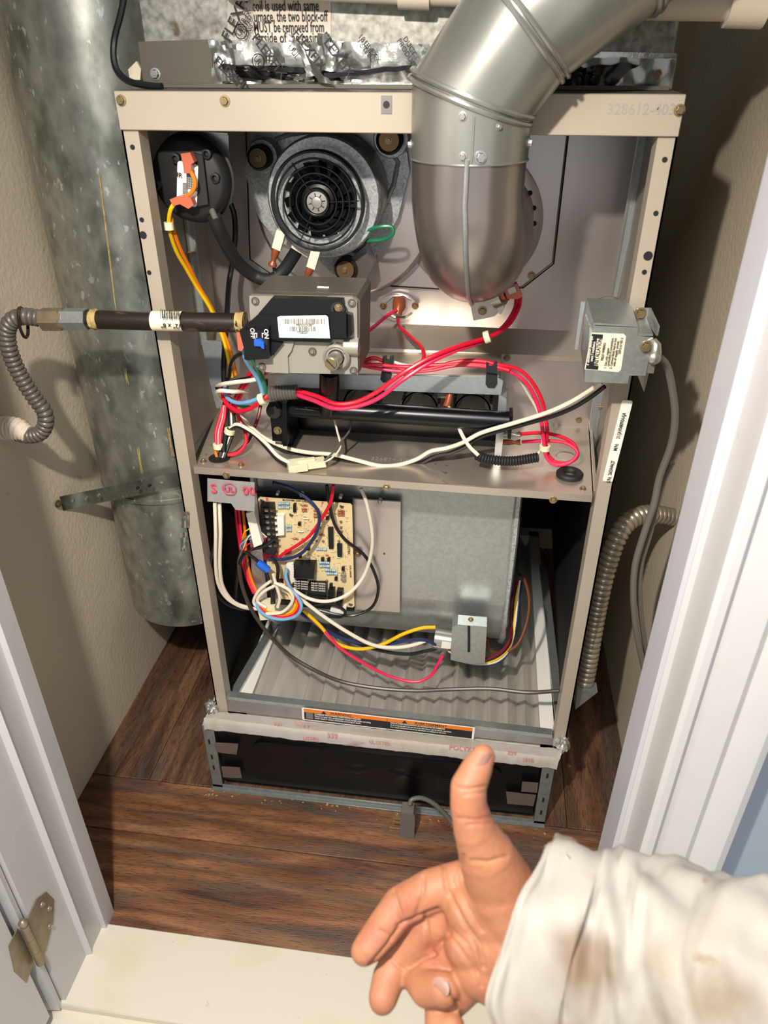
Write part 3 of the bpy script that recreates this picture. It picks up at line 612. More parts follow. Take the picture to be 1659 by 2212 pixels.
# taped flap under the shelf
tf = NB(); A = [[P(448+i*10.2, 1033+i*.9+j*((1085 if i < 6 else 1098)-1035)/6, Y=-.006+.0015*math.sin(i*1.7+j*.6)) for j in range(7)] for i in range(11)]
vs = [[tf.verts.new(p) for p in r] for r in A]
for i in range(10):
    for j in range(6): tf.faces.new((vs[i][j], vs[i+1][j], vs[i+1][j+1], vs[i][j+1]))
bmesh.ops.solidify(tf, geom=tf.faces[:], thickness=.0006)
tfo = build('hanging_tape_flap', tf, 'tapegrey', None, label='grey duct tape flap with red print hanging from the shelf lip', cat='tape', smooth=30)
text('S', P(462, 1055, Y=-.0085), X_, Z_, .019, 'inkred', tfo, off=.0014); text('UL', P(495, 1056, Y=-.0085), X_, Z_, .011, 'inkred', tfo, off=.0014); text('00', P(538, 1060, Y=-.0085), X_, Z_, .017, 'inkred', tfo, off=.0014)
c0 = P(495, 1056, Y=-.0102); build('print_ring', sweep(NB(), [c0+V((.0085*math.cos(a*PI/12), 0, .0085*math.sin(a*PI/12))) for a in range(24)], .0006, 5, closed=True), 'inkred', tfo)

# ------------------------------------------------------------ left spiral duct + strap
du = thing('round_duct', 'large round galvanized duct standing against the left wall', 'duct', (-.12, .235, .2))
dc = (-.121, .232); rd2 = .106
build('duct_pipe', cyl(NB(), (*dc, .452), (*dc, 1.6), rd2, seg=64), 'duct', du)
pts = [V((*dc, .456)), V((*dc, .36))] + [V((dc[0]+.05*(1-math.cos(a)), dc[1], .36-.05*math.sin(a))) for a in [PI/2*i/6 for i in range(1, 4)]]
build('duct_collar', cyl(NB(), (*dc, .448), (*dc, .4545), rd2+.0012, seg=64), 'duct', du)
build('duct_end', cyl(NB(), (dc[0]+.002, dc[1], .205), (dc[0]+.002, dc[1], .452), rd2*.965, seg=64), 'duct', du, bevel=.0015)
build('seam_rib', sweep(NB(), [P(a, b, Y=.128) for a, b in ((215, 380), (262, 760), (275, 830), (288, 960), (296, 1030))], .0012, 6), 'dope', du)
for a, b in (((268, 795), (276, 835)), ((296, 965), (308, 1035)), ((362, 925), (372, 985))):
    for s in (0, 4): build('sealant_drip', sweep(NB(), spline([P(a[0]+s, a[1], Y=.127), P((a[0]+b[0])/2+s*.5, (a[1]+b[1])/2, Y=.1255), P(b[0]+s, b[1], Y=.128)], 4), .0008, 5), 'dope', du)
hs = thing('hanger_strap', 'perforated metal strap holding the round duct to the left wall', 'strap', P(250, 1080, Y=.08))
A = PP([(118, 1092, .075), (160, 1082, .10), (220, 1070, .115), (290, 1056, .112), (350, 1043, .120), (395, 1034, .135)])
A = spline(A, 4); bm = NB(); wv = V((0, 0, .012)); fr = [bm.verts.new(p+wv) for p in A]; bk = [bm.verts.new(p-wv) for p in A]
for i in range(len(A)-1): bm.faces.new((fr[i], fr[i+1], bk[i+1], bk[i]))
bmesh.ops.solidify(bm, geom=bm.faces[:], thickness=.0012); build('band', bm, 'duct', hs)
for a, b in ((156, 1082), (185, 1077), (212, 1071), (296, 1055), (322, 1050)):
    p = P(a, b, Y=.095); build('strap_hole', cyl(NB(), p+V((0, .004, 0)), p, .0022, seg=10), 'ink' if a > 250 else 'bolt', hs)
screw(hs, P(125, 1088, Y=.07), (1, -.3, 0), .006, 'brassd')

# ------------------------------------------------------------ coil cabinet above
cc_ = thing('coil_cabinet', 'speckled galvanized coil cabinet on top of the furnace with torn foil tape', 'cabinet', (.26, .3, 1.0))
FY = .075
a = P(300, 20, Y=FY).x; b = P(1470, 20, Y=FY).x
build('cabinet_body', box(NB(), (a, FY, 1.004), (b, .56, 1.5)), 'coil', cc_, bevel=.002)
build('base_flange', box(NB(), (a, FY-.012, 1.0005), (b, FY, 1.004)), 'castd', cc_)
cbk = build('corner_bracket', pprism(NB(), [(300, 90), (458, 85), (462, 182), (312, 184)], FY, .002), 'castd', cc_, bevel=.0005)
screw(cbk, P(336, 160, Y=FY-.002), r=.006, m='castd' if 0 else 'galv')
build('lower_strip', pprism(NB(), [(700, 100), (1462, 115), (1450, 192), (700, 182)], FY, .0025), 'foil', cc_, bevel=.0005)
screw(cc_, P(880, 160, Y=FY-.003), r=.0052); screw(cc_, P(1420, 158, Y=FY-.003), r=.0055, m='brassd')
lb = build('instruction_label', pprism(NB(), [(500, -60), (715, -60), (715, 92), (500, 92)], FY, .001), 'paperpink', cc_)
for i, s in enumerate(('coil is used with same', 'urnace, the two block-off', 'MUST be removed from', 'derside of the casing to')):
    text(s, P((545, 548, 548, 546)[i], 14+i*22.8, Y=FY-.001), X_, Z_, .0128, 'ink', lb, align='LEFT', fit=(.0665, .0745, .071, .080)[i])
def crumple(name, q, Y, amp, seed, m='foil', parent=cc_, nx=26, ny=12, fold=0, label=None):
    pts = [P(a, b, Y=Y) for a, b in q]; bm = NB(); vs = []
    for i in range(nx+1):
        row = []
        for j in range(ny+1):
            p = pts[0].lerp(pts[1], i/nx).lerp(pts[3].lerp(pts[2], i/nx), j/ny)
            f = 1.2*abs(noise.noise(V((p.x*38, p.z*22, seed)))) + .28*abs(noise.noise(V((p.x*110, p.z*50, seed+5))))
            row.append(bm.verts.new(p + V((.2*amp*noise.noise(p*70), -amp*f-fold*math.sin(PI*j/ny), amp*.3*noise.noise(p*80+V((3, 0, seed)))))))
        vs.append(row)
    for i in range(nx):
        for j in range(ny): bm.faces.new((vs[i][j], vs[i+1][j], vs[i+1][j+1], vs[i][j+1]))
    bmesh.ops.solidify(bm, geom=bm.faces[:], thickness=.0004)
    return build(name, bm, m, parent, smooth=22, label=label)
crumple('foil_strip', [(462, 88), (800, 92), (800, 148), (466, 150)], FY-.003, .007, 1)
crumple('foil_strip', [(700, 90), (930, 95), (930, 150), (700, 150)], FY-.003, .005, 2)
crumple('foil_strip', [(462, 140), (700, 152), (705, 182), (462, 182)], FY-.004, .011, 3)
crumple('foil_strip', [(1170, 120), (1462, 128), (1450, 190), (1170, 190)], FY-.003, .006, 4)
crumple('foil_strip', [(700, 148), (890, 146), (890, 172), (700, 182)], FY-.004, .008, 6)
crumple('foil_patch', [(492, -40), (545, -40), (548, 92), (492, 90)], FY-.002, .0015, 7, m='foilflat')
crumple('foil_fold', [(452, 85), (500, 88), (520, 180), (478, 175)], FY-.004, .012, 8)
crumple('dark_foil_fold', [(500, 140), (720, 150), (740, 178), (520, 172)], FY-.008, .012, 16, m='foildark')
crumple('torn_foil', [(605, 58), (640, 90), (725, 185), (690, 180)], FY-.014, .010, 9, nx=10, ny=16, label='dark torn twist of foil tape')
crumple('torn_foil', [(640, 95), (752, 112), (725, 150), (665, 165)], FY-.012, .012, 11, nx=14)
crumple('torn_foil', [(690, 70), (716, 76), (712, 125), (680, 120)], FY-.010, .009, 12, nx=8)
crumple('black_tar_seal', [(478, 138), (660, 146), (700, 158), (480, 150)], FY-.014, .004, 13, m='rubber')
crumple('black_tar_seal', [(700, 158), (890, 140), (892, 150), (705, 170)], FY-.014, .004, 14, m='rubber')
crumple('dark_foil_fold', [(1190, 145), (1380, 138), (1320, 186), (1180, 190)], FY-.008, .012, 15, m='foildark')
tp = lb
for s, x, y, sz, ang in (('FLEXFIX', 513, 30, .0145, 57), ('181B-FX', 527, 44, .006, 57), ('LISTED', 534, 52, .0055, 57), ('CLASS', 537, 70, .0055, 57), ('UL', 520, 68, .007, 57), ('FLEXFIX', 582, 122, .0125, -52), ('FLEXFIX', 503, 165, .0125, -42), ('FLEXFIX', 668, 108, .0115, -50), ('FLEXFIX', 728, 120, .0125, -52), ('UL', 558, 132, .008, -50), ('UL', 632, 108, .008, -50), ('181B-FX', 795, 100, .007, -48), ('LISTED', 788, 106, .006, -48), ('PRODUCT', 880, 118, .0065, -55), ('DUCT', 885, 100, .0065, -55)):
    r_ = math.radians(ang); text(s, P(x, y, Y=FY-.015 if y > 95 else FY-.006), (math.cos(r_), 0, math.sin(r_)), (-math.sin(r_), 0, math.cos(r_)), sz, 'ink', cc_, off=.001)
for x, y in ((520, 68), (558, 132)):
    c0 = P(x, y, Y=FY-.017 if y > 95 else FY-.008); build('print_ring', sweep(NB(), [c0+V((.0062*math.cos(a*PI/12), 0, .0062*math.sin(a*PI/12))) for a in range(24)], .00045, 4, closed=True), 'ink', cc_)
build('putty_patch', pprism(NB(), [(280, 150), (298, 132), (308, 150), (306, 172), (284, 172)], FY+.01, .004), 'wall', cc_, bevel=.001)
# thin black cable at top left
def wire(name, label, L_, r, m, cat='wire', group=None, n=6, Y=None, seg=8, sx=1):
    if group is None and cat == 'wire': group = 'loose wires inside the furnace'
    pts = PP(L_) if Y is None else [P(a, b, Y=Y) for a, b in L_]
    return build(name, sweep(NB(), spline(pts, n), r, seg, sx=sx), m, None, label=label, cat=cat, group=group)
wire('black_cable', 'thin black cable curving down onto the top left of the furnace', [(272, -30, .05), (262, 25, .05), (247, 85, .05), (246, 130, .045), (258, 160, .04), (285, 178, .035), (330, 186, .03), (350, 187, .028)], .0034, 'w_black')
# white drain pipes at the top
pv = thing('drain_pipe', 'white plastic drain pipe running along the top above the coil cabinet', 'pipe', P(800, 0, Y=.02))
build('pipe', cyl(NB(), P(520, -36, Y=.05), P(1330, -2, Y=.05), .0115, seg=24), 'paperpink', pv)
build('elbow', sweep(NB(), spline([P(530, -36, Y=.05), P(512, -36, Y=.052), P(505, -36, Y=.062), P(504, -36, Y=.080)], 4), .0138, 20), 'paperpink', pv)
build('coupling', cyl(NB(), P(862, -17, Y=.05), P(930, -14, Y=.05), .0135, seg=24), 'paperpink', pv)
pv = thing('drain_pipe', 'white plastic pipe with coupling at the top right by the wall', 'pipe', P(1600, 10, Y=.05))
build('pipe', cyl(NB(), P(1326, 2, Y=.05), P(1659, 6, Y=.05), .0145, seg=28), 'paperpink', pv)
build('coupling', cyl(NB(), P(1572, 5, Y=.05), P(1655, 7, Y=.05), .0195, seg=28), 'wallblue' if 0 else 'paperpink', pv)

# ------------------------------------------------------------ flue pipe and boot
fp = thing('flue_pipe', 'large galvanized vent pipe elbowing up to the right out of the furnace', 'vent pipe', (.345, -.03, .83))
R0 = .0535
fx, fy = .3455, -.028
Pts = [V((fx, fy, .948)), V((fx, fy, .998)), V((.386, fy-.004, 1.052)), V((.462, fy+.002, 1.104)), V((.60, fy+.03, 1.20)), V((.605, fy+.04, 1.9))]
def miter(bm, pts, R, seg=56, rings=None):
    prev = None
    for i, p in enumerate(pts):
        d0 = (pts[i]-pts[i-1]).normalized() if i else (pts[1]-pts[0]).normalized(); d1 = (pts[i+1]-pts[i]).normalized() if i < len(pts)-1 else d0
        n = (d0+d1).normalized()
        base = V((0, -1, 0)); e1 = (base-d0*base.dot(d0)).normalized(); e2 = d0.cross(e1)
        ring = []
        for k in range(seg):
            a = 2*PI*k/seg; q = p + e1*(R*math.cos(a)) + e2*(R*math.sin(a)); t = (p-q).dot(n)/d0.dot(n); ring.append(q+d0*t)
        if rings is not None: rings.append(ring)
        vr = [bm.verts.new(q) for q in ring]
        if prev:
            for k in range(seg): bm.faces.new((prev[k], prev[(k+1) % seg], vr[(k+1) % seg], vr[k]))
        prev = vr
    return bm
rg = []
miter(NB(), Pts, R0, rings=rg)
for i in range(4):
    bm = miter(NB(), [], R0); a, b = rg[i], rg[i+1]; va = [bm.verts.new(q) for q in a]; vb = [bm.verts.new(q) for q in b]
    for k in range(56): bm.faces.new((va[k], va[(k+1) % 56], vb[(k+1) % 56], vb[k]))
    build('elbow_segment' if i else 'pipe_section', bm, 'flue', fp, smooth=60, label='lower straight section with whitish stains' if i == 0 else None)
for i, offs in ((1, (-.003, .003)), (2, (-.003, .003)), (3, (-.0025, .0025))):
    d = (Pts[i+1]-Pts[i-1]).normalized(); c = Pts[i]
    for o_ in offs: build('seam_ridge', sweep(NB(), [c+(q-c)*1.02+d*o_ for q in rg[i]], .0024, 7, closed=True), 'flue', fp)
build('rolled_edge', sweep(NB(), [V((fx+(R0+.0003)*math.cos(a*PI/24), fy+(R0+.0003)*math.sin(a*PI/24), .9485)) for a in range(48)], .0008, 6, closed=True), 'flue', fp)
# overlap seam line and fasteners
build('lap_seam', sweep(NB(), [V((fx+.004, fy-R0-.0002, .951)), V((fx+.004, fy-R0-.0002, .986))], .0009, 6), 'flue', fp)
for a, z, m, r in ((-90-6, .986, 'bolt', .004), (-90-4, .9555, 'bolt', .004), (-78, .955, 'galv', .0056), (-12, .963, 'bolt', .0042), (-172, .96, 'galv', .004), (-62, .978, 'galv', .003)):
    t = math.radians(a); n = V((math.cos(t), math.sin(t), 0)); screw(fp, V((fx, fy, z))+n*R0, n, r, m, 'rivet' if m == 'bolt' else 'screw')
p = Pts[2].lerp(Pts[3], .42)+V((-.008, -R0+.001, .0)); screw(fp, p, (0, -1, 0), .004, 'bolt', 'rivet')
# boot: elbow scoop turning back to the flange
path = [V((fx, fy, .953)), V((fx, fy, .935)), V((fx, fy+.001, .917))]
cR = .062
for i in range(1, 11):
    a = PI/2*i/10; path.append(V((fx+.012*i/10, fy+cR*(1-math.cos(a)), .917-cR*math.sin(a))))
path += [V((fx+.02, .10, .855)), V((fx+.025, UPY-.006, .855))]
bm = NB(); prev = None; seg = 48; Rb = .0525
for i, p in enumerate(path):
    d = ((path[i+1] if i < len(path)-1 else p)-(path[i-1] if i else p)).normalized(); e1 = X_-d*X_.dot(d); e1.normalize(); e2 = d.cross(e1)
    k_ = 1.0
    ring = [bm.verts.new(p+e1*(Rb*k_*math.cos(2*PI*k/seg))+e2*(Rb*math.sin(2*PI*k/seg))) for k in range(seg)]
    if prev:
        for k in range(seg): bm.faces.new((prev[k], prev[(k+1) % seg], ring[(k+1) % seg], ring[k]))
    prev = ring
bt = build('boot', bm, 'steeld', fp, smooth=60, label='smooth darker steel boot curving back into the furnace')
ridge = []
for i, p in enumerate(path[:-3]):
    d = (path[i+1]-(path[i-1] if i else p)).normalized(); e1 = (X_-d*X_.dot(d)).normalized(); e2 = d.cross(e1)
    s = 1 if (e2.y < 0 or (abs(e2.y) < .2 and e2.z < 0)) else -1
    ridge.append(p+e2*s*(Rb+.001))
build('centre_seam', sweep(NB(), ridge, .0024, 8), 'galv', bt)
# flange ring with holes
fc_ = P(1022, 478, Y=UPY-.006); rim = .088
bm = NB(); lathe(bm, fc_, (0, -1, 0), [(0, rim), (.004, rim), (.0045, rim-.001), (.0045, .064), (.008, .062), (.008, .052), (0, .05)], 64)
fr_ = build('boot_flange', bm, 'steel', fp)
for k in range(26):
    a = 2*PI*k/26; c = fc_+V((math.cos(a)*.077, -.0046, math.sin(a)*.077)); build('flange_hole', cyl(NB(), c, c+V((0, -.0005, 0)), .0032, seg=10), 'ink', fr_)
for px, py in ((1117, 523), (1084, 590)): screw(fr_, P(px, py, Y=UPY-.012), r=.0055, m='bolt')

# ------------------------------------------------------------ inducer motor
im = thing('inducer_motor', 'round draft inducer motor with black ring grille over its fan', 'motor', P(690, 560, Y=.2))
def zi(x, y): return 540+x/5.925, 230+y/5.925
# volute cover behind
vc = P(745, 440, Y=UPY-.02)
bm = NB(); lathe(bm, vc, (0, -1, 0), [(-.02, .118), (.0, .118), (.008, .112), (.010, .09), (.010, 0)], 64); build('volute', bm, 'steel', im)
mb = [(548, 268), (600, 248), (700, 240), (728, 252), (800, 330), (850, 320), (862, 300), (880, 330), (885, 370), (860, 470), (820, 540), (790, 575), (760, 600), (718, 590), (690, 560), (600, 520), (560, 470), (530, 370), (540, 300)]
br = build('mounting_bracket', pprism(NB(), mb, .192, .003), 'galvfine', im, bevel=.001)
for L_ in ([(590, 325), (597, 300), (625, 290), (705, 278)], [(845, 330), (860, 350), (850, 400), (820, 468)]):
    build('stiffening_rib', sweep(NB(), [P(a, b, Y=.189) for a, b in L_], .003, 8), 'galvfine', br)
fc2 = P(686, 436, Y=.100); RM = .0545
mc = fc2+V((.004, 0, 0))
build('motor_can', lathe(NB(), fc2+V((.002, .004, 0)), (0, 1, 0), [(.018, .04), (.018, RM+.010), (.022, RM+.0125), (.080, RM+.0125), (.082, .04)], 64), 'galvfine', im)
bm = NB(); lathe(bm, fc2, (0, -1, 0), [(-.010, RM-.001), (.0, RM), (.006, RM-.0015), (.006, RM-.0035), (-.010, RM-.003)], 64)
gr = build('fan_grille', bm, 'black', im)
for rr in (.0455, .038, .0305, .023): build('grille_ring', sweep(NB(), [fc2+V((rr*math.cos(a*PI/28), -.006, rr*math.sin(a*PI/28))) for a in range(56)], .0011, 6, closed=True), 'black', gr)
build('grille_hub', lathe(NB(), fc2, (0, -1, 0), [(-.004, .0155), (.008, .0145), (.008, .013), (-.002, .012)], 36), 'black', gr)
for a in (0, 120, 240):
    t = math.radians(a+3); d = V((math.cos(t), 0, math.sin(t))); c = fc2+V((0, -.003, 0))
    build('grille_spoke', obox(NB(), c+d*.031, d, V((0, 1, 0)), d.cross(Y_), .034, .004, .0009), 'black', gr)
for k in range(14):
    t = 2*PI*k/14; d = V((math.cos(t), 0, math.sin(t))); s = d.cross(Y_); bm = NB()
    obox(bm, fc2+d*.028+V((0, .012, 0)), (d*.94+s*.3).normalized(), (s*.7+Y_*.7).normalized(), ((d*.94+s*.3).normalized()).cross((s*.7+Y_*.7).normalized()), .027, .016, .001); build('fan_blade', bm, 'black', im)
build('fan_hub', lathe(NB(), fc2, (0, -1, 0), [(-.02, .02), (-.002, .019), (.0, .014), (.002, 0)], 30), 'black', im)
sc_ = build('shaft_clip', lathe(NB(), fc2+V((.0, -.003, .0)), (0, -1, 0), [(0, .0118), (.001, .0118), (.0015, .0065), (.003, .0058), (.0035, .004), (.0035, 0)], 24), 'bolt', im, label='silver star-shaped push nut')
for k in range(8):
    t = 2*PI*k/8+.2; d = V((math.cos(t), 0, math.sin(t))); build('clip_slot', obox(NB(), fc2+V((0, -.0045, 0))+d*.0078, d, Y_, d.cross(Y_), .0038, .0008, .0011), 'ink', sc_)
for px, py, Y in ((818, 407, .15), (733, 262, .18), (775, 520, .16)): screw(im, P(px, py, Y=Y), (.4, -1, .1), .004, 'bolt')
for px, py, r in ((561, 335, .0105), (842, 297, .0115), (748, 575, .011)):   # rubber mounts with bronze washers
    p = P(px, py+5, Y=.155); mnt = build('rubber_mount', lathe(NB(), p, (0, -1, 0), [(-.035, r*1.3), (-.012, r*1.35), (-.012, r*.95), (-.004, r*.95), (-.003, r*1.3), (.004, r*1.35), (.007, r*1.1)], 32), 'rubber', im)
    build('washer', lathe(NB(), p, (0, -1, 0), [(.006, 0), (.006, r*1.02), (.0085, r), (.0085, 0)], 28), 'brassd', mnt); screw(mnt, p+V((0, -.0085, 0)), r=.0042)
    build('mount_arm', lathe(NB(), p+V((0, .01, 0)), (0, -1, 0), [(-.03, r*1.8), (-.0015, r*1.8), (0, r*1.7), (0, r*1.3)], 32), 'galvfine' if px > 600 else 'galvfine', im)
# foot bracket at lower right
build('foot_bracket', pprism(NB(), [(765, 545), (800, 515), (815, 560), (795, 592), (765, 590)], .20, .045), 'steeld', im, bevel=.004, seg=2)
pb_ = build('motor_label', pprism(NB(), [(622, 515), (660, 522), (678, 548), (664, 556), (618, 528)], .13, .0006), 'paper', im); text('H122', P(643, 527, Y=.129), (1, 0, -.4), (.4, 0, 1), .008, 'ink', pb_)
for (x0, y0), (x1, y1), (x2, y2) in (((607, 505), (600, 530), (588, 575)), ((682, 545), (674, 572), (660, 612))):
    d = (P(x1, y1, Y=.10)-P(x0, y0, Y=.10)).normalized(); s = V((-d.z, 0, d.x)); c = P((x0+x1)/2, (y0+y1)/2, Y=.10)
    bo = build('terminal_boot', obox(NB(), c, d, s, Y_, .022, .0105, .009), 'papercream', im, bevel=.001)
    pts = PP([(x1, y1, .10), ((x1+x2)/2, (y1+y2)/2-4, .10), (x2+2, y2-10, .10), (x2, y2, .10)])
    build('crimp_sleeve', sweep(NB(), spline(pts, 3), [.0042, .0046, .0048, .0046, .004, .003, .0032, .005, .0055, .005], 10), 'coppercl', bo)
wire('ground_wire', 'green ground wire looping beside the round inducer motor', [(745, 520, .13), (765, 518, .13), (790, 500, .125), (820, 490, .12), (845, 490, .12), (848, 505, .12), (830, 517, .125), (800, 520, .13), (785, 522, .14)], .0024, 'w_green')

# ------------------------------------------------------------ pressure switch
ps = thing('pressure_switch', 'round black pressure switch with white label and orange plugs', 'pressure switch', P(418, 460, Y=0.0520))
build('bracket_plate', pprism(NB(), [(368, 285), (495, 292), (500, 440), (480, 452), (440, 450), (375, 330)], 0.0820, .003), 'galvblue', ps, bevel=.001)
build('bracket_top', prism(NB(), [P(368, 285, Y=0.0790), P(492, 292, Y=0.0790), P(530, 284, Y=0.1220), P(415, 276, Y=0.1220)], (0, 0, .002)), 'galv', ps)
build('bracket_back', pprism(NB(), [(415, 236), (532, 240), (532, 280), (416, 274)], 0.1220, .002), 'galvblue', ps)
p = P(403, 386, Y=0.0620)
bd = build('body', lathe(NB(), p+V((.006, 0, 0)), (-.06, -1, 0), [(-.012, .0445), (-.006, .0465), (-.005, .044), (.004, .0435), (.006, .042), (.009, .0405), (.012, .037), (.013, 0)], 48), 'rubber', ps)
for a, b in ((344, 398), (470, 382), (385, 340), (452, 330)): build('stud', lathe(NB(), P(a, b, Y=0.0540), (0, -1, 0), [(-.004, .0055), (.01, .005), (.0105, .003), (.006, .0026), (.006, 0)], 14), 'rubber', ps)
build('raised_boss', pprism(NB(), [(405, 325), (440, 335), (445, 375), (452, 440), (425, 445), (390, 430), (385, 360)], 0.0460, .004), 'rubber', ps, bevel=.002)
lc = P(405, 398, Y=0.0410); uu = V((.17, 0, .98)); ww = V((-.98, 0, .17))
lbl = card('label', lc, V((.98, 0, -.17)), V((.17, 0, .98)), .0225, .043, 'paper', ps)
bars(P(412, 385, Y=0.0400), V((.98, 0, -.17)), V((.17, 0, .98)), .008, .018, 5, 'inkgrey', lbl, off=.0007)
for i in range(8): build('barcode_line', obox(NB(), P(411, 372+i*5, Y=0.0395), V((.98, 0, -.17)), V((.17, 0, .98)), Y_, .009, .0011, .0002), 'inkgrey', lbl)
text('UR', P(385, 378, Y=0.0400), V((.98, 0, -.17)), V((.17, 0, .98)), .007, 'ink', lbl); text('UL', P(423, 408, Y=0.0400), V((.98, 0, -.17)), V((.17, 0, .98)), .006, 'ink', lbl)
for i in range(3): text('0130F00508', P(397+i*4, 410, Y=0.0400), V((.17, 0, .98)), V((-.98, 0, .17)), .003, 'inkgrey', lbl)
def sleeve(q, Y0, h, nm='plug_sleeve', parent=ps, m='copperins'): return build(nm, pprism(NB(), q, Y0, h), m, parent, bevel=.0015, seg=2)
sleeve([(397, 330), (417, 327), (426, 348), (420, 352), (418, 372), (404, 372), (402, 355)], 0.0390, .009)
sleeve([(373, 428), (393, 420), (418, 424), (425, 440), (413, 448), (395, 438), (380, 442)], 0.0370, .009)
build('hose_barb', cyl(NB(), P(458, 455, Y=0.0500), P(467, 475, Y=0.0420), .0035, seg=12), 'bolt', ps)
wire('orange_wire', 'short orange wire looping between the two plugs of the pressure switch', [(411, 368, .033), (419, 385, .030), (421, 402, .030), (412, 418, .031), (400, 426, .033)], .0022, 'w_orange')
yl = [(382, 434, .032), (370, 450, .030), (365, 475, .034), (368, 505, .042), (382, 545, .055), (402, 580, .07), (425, 620, .085), (452, 662, .095), (470, 700, .10), (485, 740, .10), (494, 780, .10), (501, 815, .10)]
wire('yellow_wire', 'long yellow wire from the pressure switch down behind the gas pipe', yl, .0023, 'w_yellow')
wire('orange_wire', 'long orange wire running beside the yellow one from the pressure switch', [(a+5+4*math.sin(i*.9), b-4, c+.004) for i, (a, b, c) in enumerate(yl[2:])], .0023, 'w_orange')
build('cable_tie', lathe(NB(), P(365, 488, Y=.036), (0, 0, 1), [(-.004, .0052), (.004, .0052), (.004, .003)], 10), 'nylon', None, label='white cable tie around the yellow and orange wires', cat='cable tie', group='white cable ties on the wires')
wire('rubber_hose', 'black rubber hose curving from the pressure switch to the inducer', [(463, 468, .045), (472, 492, .05), (490, 530, .065), (515, 568, .085), (550, 596, .10), (585, 604, .10), (612, 585, .11), (632, 556, .13), (645, 535, .15)], .0078, 'rubber', cat='hose', seg=14)
wire('black_cable', 'black cable hanging behind the rubber hose at the left', [(498, 440, .19), (506, 465, .19), (508, 510, .19), (503, 560, .18), (495, 610, .17), (490, 680, .12), (486, 740, .11), (483, 800, .10), (486, 860, .09), (488, 920, .07), (482, 975, .045)], .0036, 'w_black')
wire('black_wire', 'thin black wire dropping from the left inducer terminal', [(590, 572, .10), (594, 590, .10), (593, 615, .09), (590, 632, .085)], .0022, 'w_black')

# ------------------------------------------------------------ gas pipe and flex line
gp = thing('gas_pipe', 'dark iron gas pipe running in front of the left post to the valve', 'pipe', P(330, 715, Y=-.022))
GY = -.022
ga, gb = P(190, 690, Y=GY), P(530, 698, Y=GY)
build('pipe', cyl(NB(), ga, gb, .0103, seg=28), 'pipe', gp)
for a, b, n_ in ((198, 214, 'l'), (512, 530, 'r')):
    bm = NB(); p0, p1 = P(a, 690 if n_ == 'l' else 697, Y=GY), P(b, 690 if n_ == 'l' else 697, Y=GY)
    q = [p0.lerp(p1, i/8) for i in range(9)]; sweep(bm, q, [.0105+.0024*abs(noise.noise(p*300)) for p in q], 18); 
    for v_ in bm.verts: v_.co += (v_.co-p0).normalized()*.0018*noise.noise(v_.co*400)
    build('thread_sealant', bm, 'dope', gp)
lb_ = build('size_label', sweep(NB(), [P(331, 693, Y=GY), P(396, 694, Y=GY)], .0107, 28, cap=False), 'papercream', gp)
bars(P(370, 684, Y=GY-.0105)+V((0, -.0015, .003)), X_, V((0, .3, 1)).normalized(), .022, .009, 14, 'ink', lb_, off=.0006)
text('1/2" x 8"', P(372, 703, Y=GY-.0112), -X_, -Z_, .0072, 'ink', lb_, off=.0008)
fxl = thing('flexible_gas_line', 'grey corrugated flexible gas line bending down into the left wall', 'gas line', P(60, 940, Y=-.01))
def hexn(x0, x1, y, r, m, nm='hex_nut'):
    p0, p1 = P(x0, y, Y=GY), P(x1, y, Y=GY); build(nm, cyl(NB(), p0, p1, r, r, 6), m, fxl, bevel=.0012)
hexn(92, 134, 690, .0128, 'iron'); hexn(138, 190, 690, .0125, 'galv'); build('collar', cyl(NB(), P(128, 690, Y=GY), P(142, 690, Y=GY), .0115, seg=20), 'iron', fxl)
FL = [(98, 690, GY), (70, 685, GY), (45, 684, GY), (25, 694, GY), (15, 718, GY), (20, 755, GY), (33, 790, GY+.002), (52, 825, GY+.004), (75, 860, GY+.006), (95, 888, GY+.006), (99, 912, GY+.006), (88, 935, GY+.008), (62, 942, GY+.01), (30, 935, GY+.012)]
build('corrugated_tube', corr(NB(), PP(FL), .0088, .0011, .0062), 'flex', fxl)
bm = NB(); q = spline(PP([(62, 938, GY+.01), (40, 928, GY+.012), (15, 925, GY+.014), (-25, 925, GY+.018)]), 8)
sweep(bm, q, [.0105+.004*min(1, i/10)+.001*math.sin(i*2.3) for i in range(len(q))], 20)
for v_ in bm.verts: v_.co += V((0, 0, .0012*noise.noise(v_.co*220)))
build('white_tape_wrap', bm, 'paperpink', fxl, smooth=25)
build('split_ring', sweep(NB(), [P(50, 697, Y=GY)+V((.004*math.cos(a*PI/12), -.014*math.cos(a*PI/12), .0165*math.sin(a*PI/12))) for a in range(24)], .0018, 6, closed=True), 'pipe', fxl)

# ------------------------------------------------------------ gas valve
gv = thing('gas_valve', 'boxy gas valve with black cover, barcode label and blue switch', 'gas valve', P(660, 810, Y=0))
VY = -.030
def zv(x, y): return 520+x/5.925, 620+y/5.925
def vp(q, Y, h, nm, m, bev=.0012, parent=gv, seg=1, **k): return build(nm, pprism(NB(), [zv(*a) for a in q], Y, h), m, parent, bevel=bev, seg=seg, **k)
body = [P(545, 634, Y=VY), P(770, 641, Y=VY), P(778, 650, Y=VY), P(776, 806, Y=VY), P(556, 798, Y=VY), P(540, 700, Y=VY)]
vb_ = build('valve_body', prism(NB(), body, (0, .075, 0)), 'castd', gv, bevel=.003, seg=2, label='grey cast body')
vp([(130, 95), (1430, 110), (1500, 160), (1510, 1095), (640, 1075), (215, 1000), (135, 300)], VY+.002, .006, 'front_casting', 'cast', .0015)
vp([(205, 860), (430, 860), (560, 690), (560, 640), (680, 640), (690, 700), (660, 800), (612, 870), (625, 1088), (340, 1075), (200, 970)], VY-.0035, .004, 'front_step', 'cast', .001)
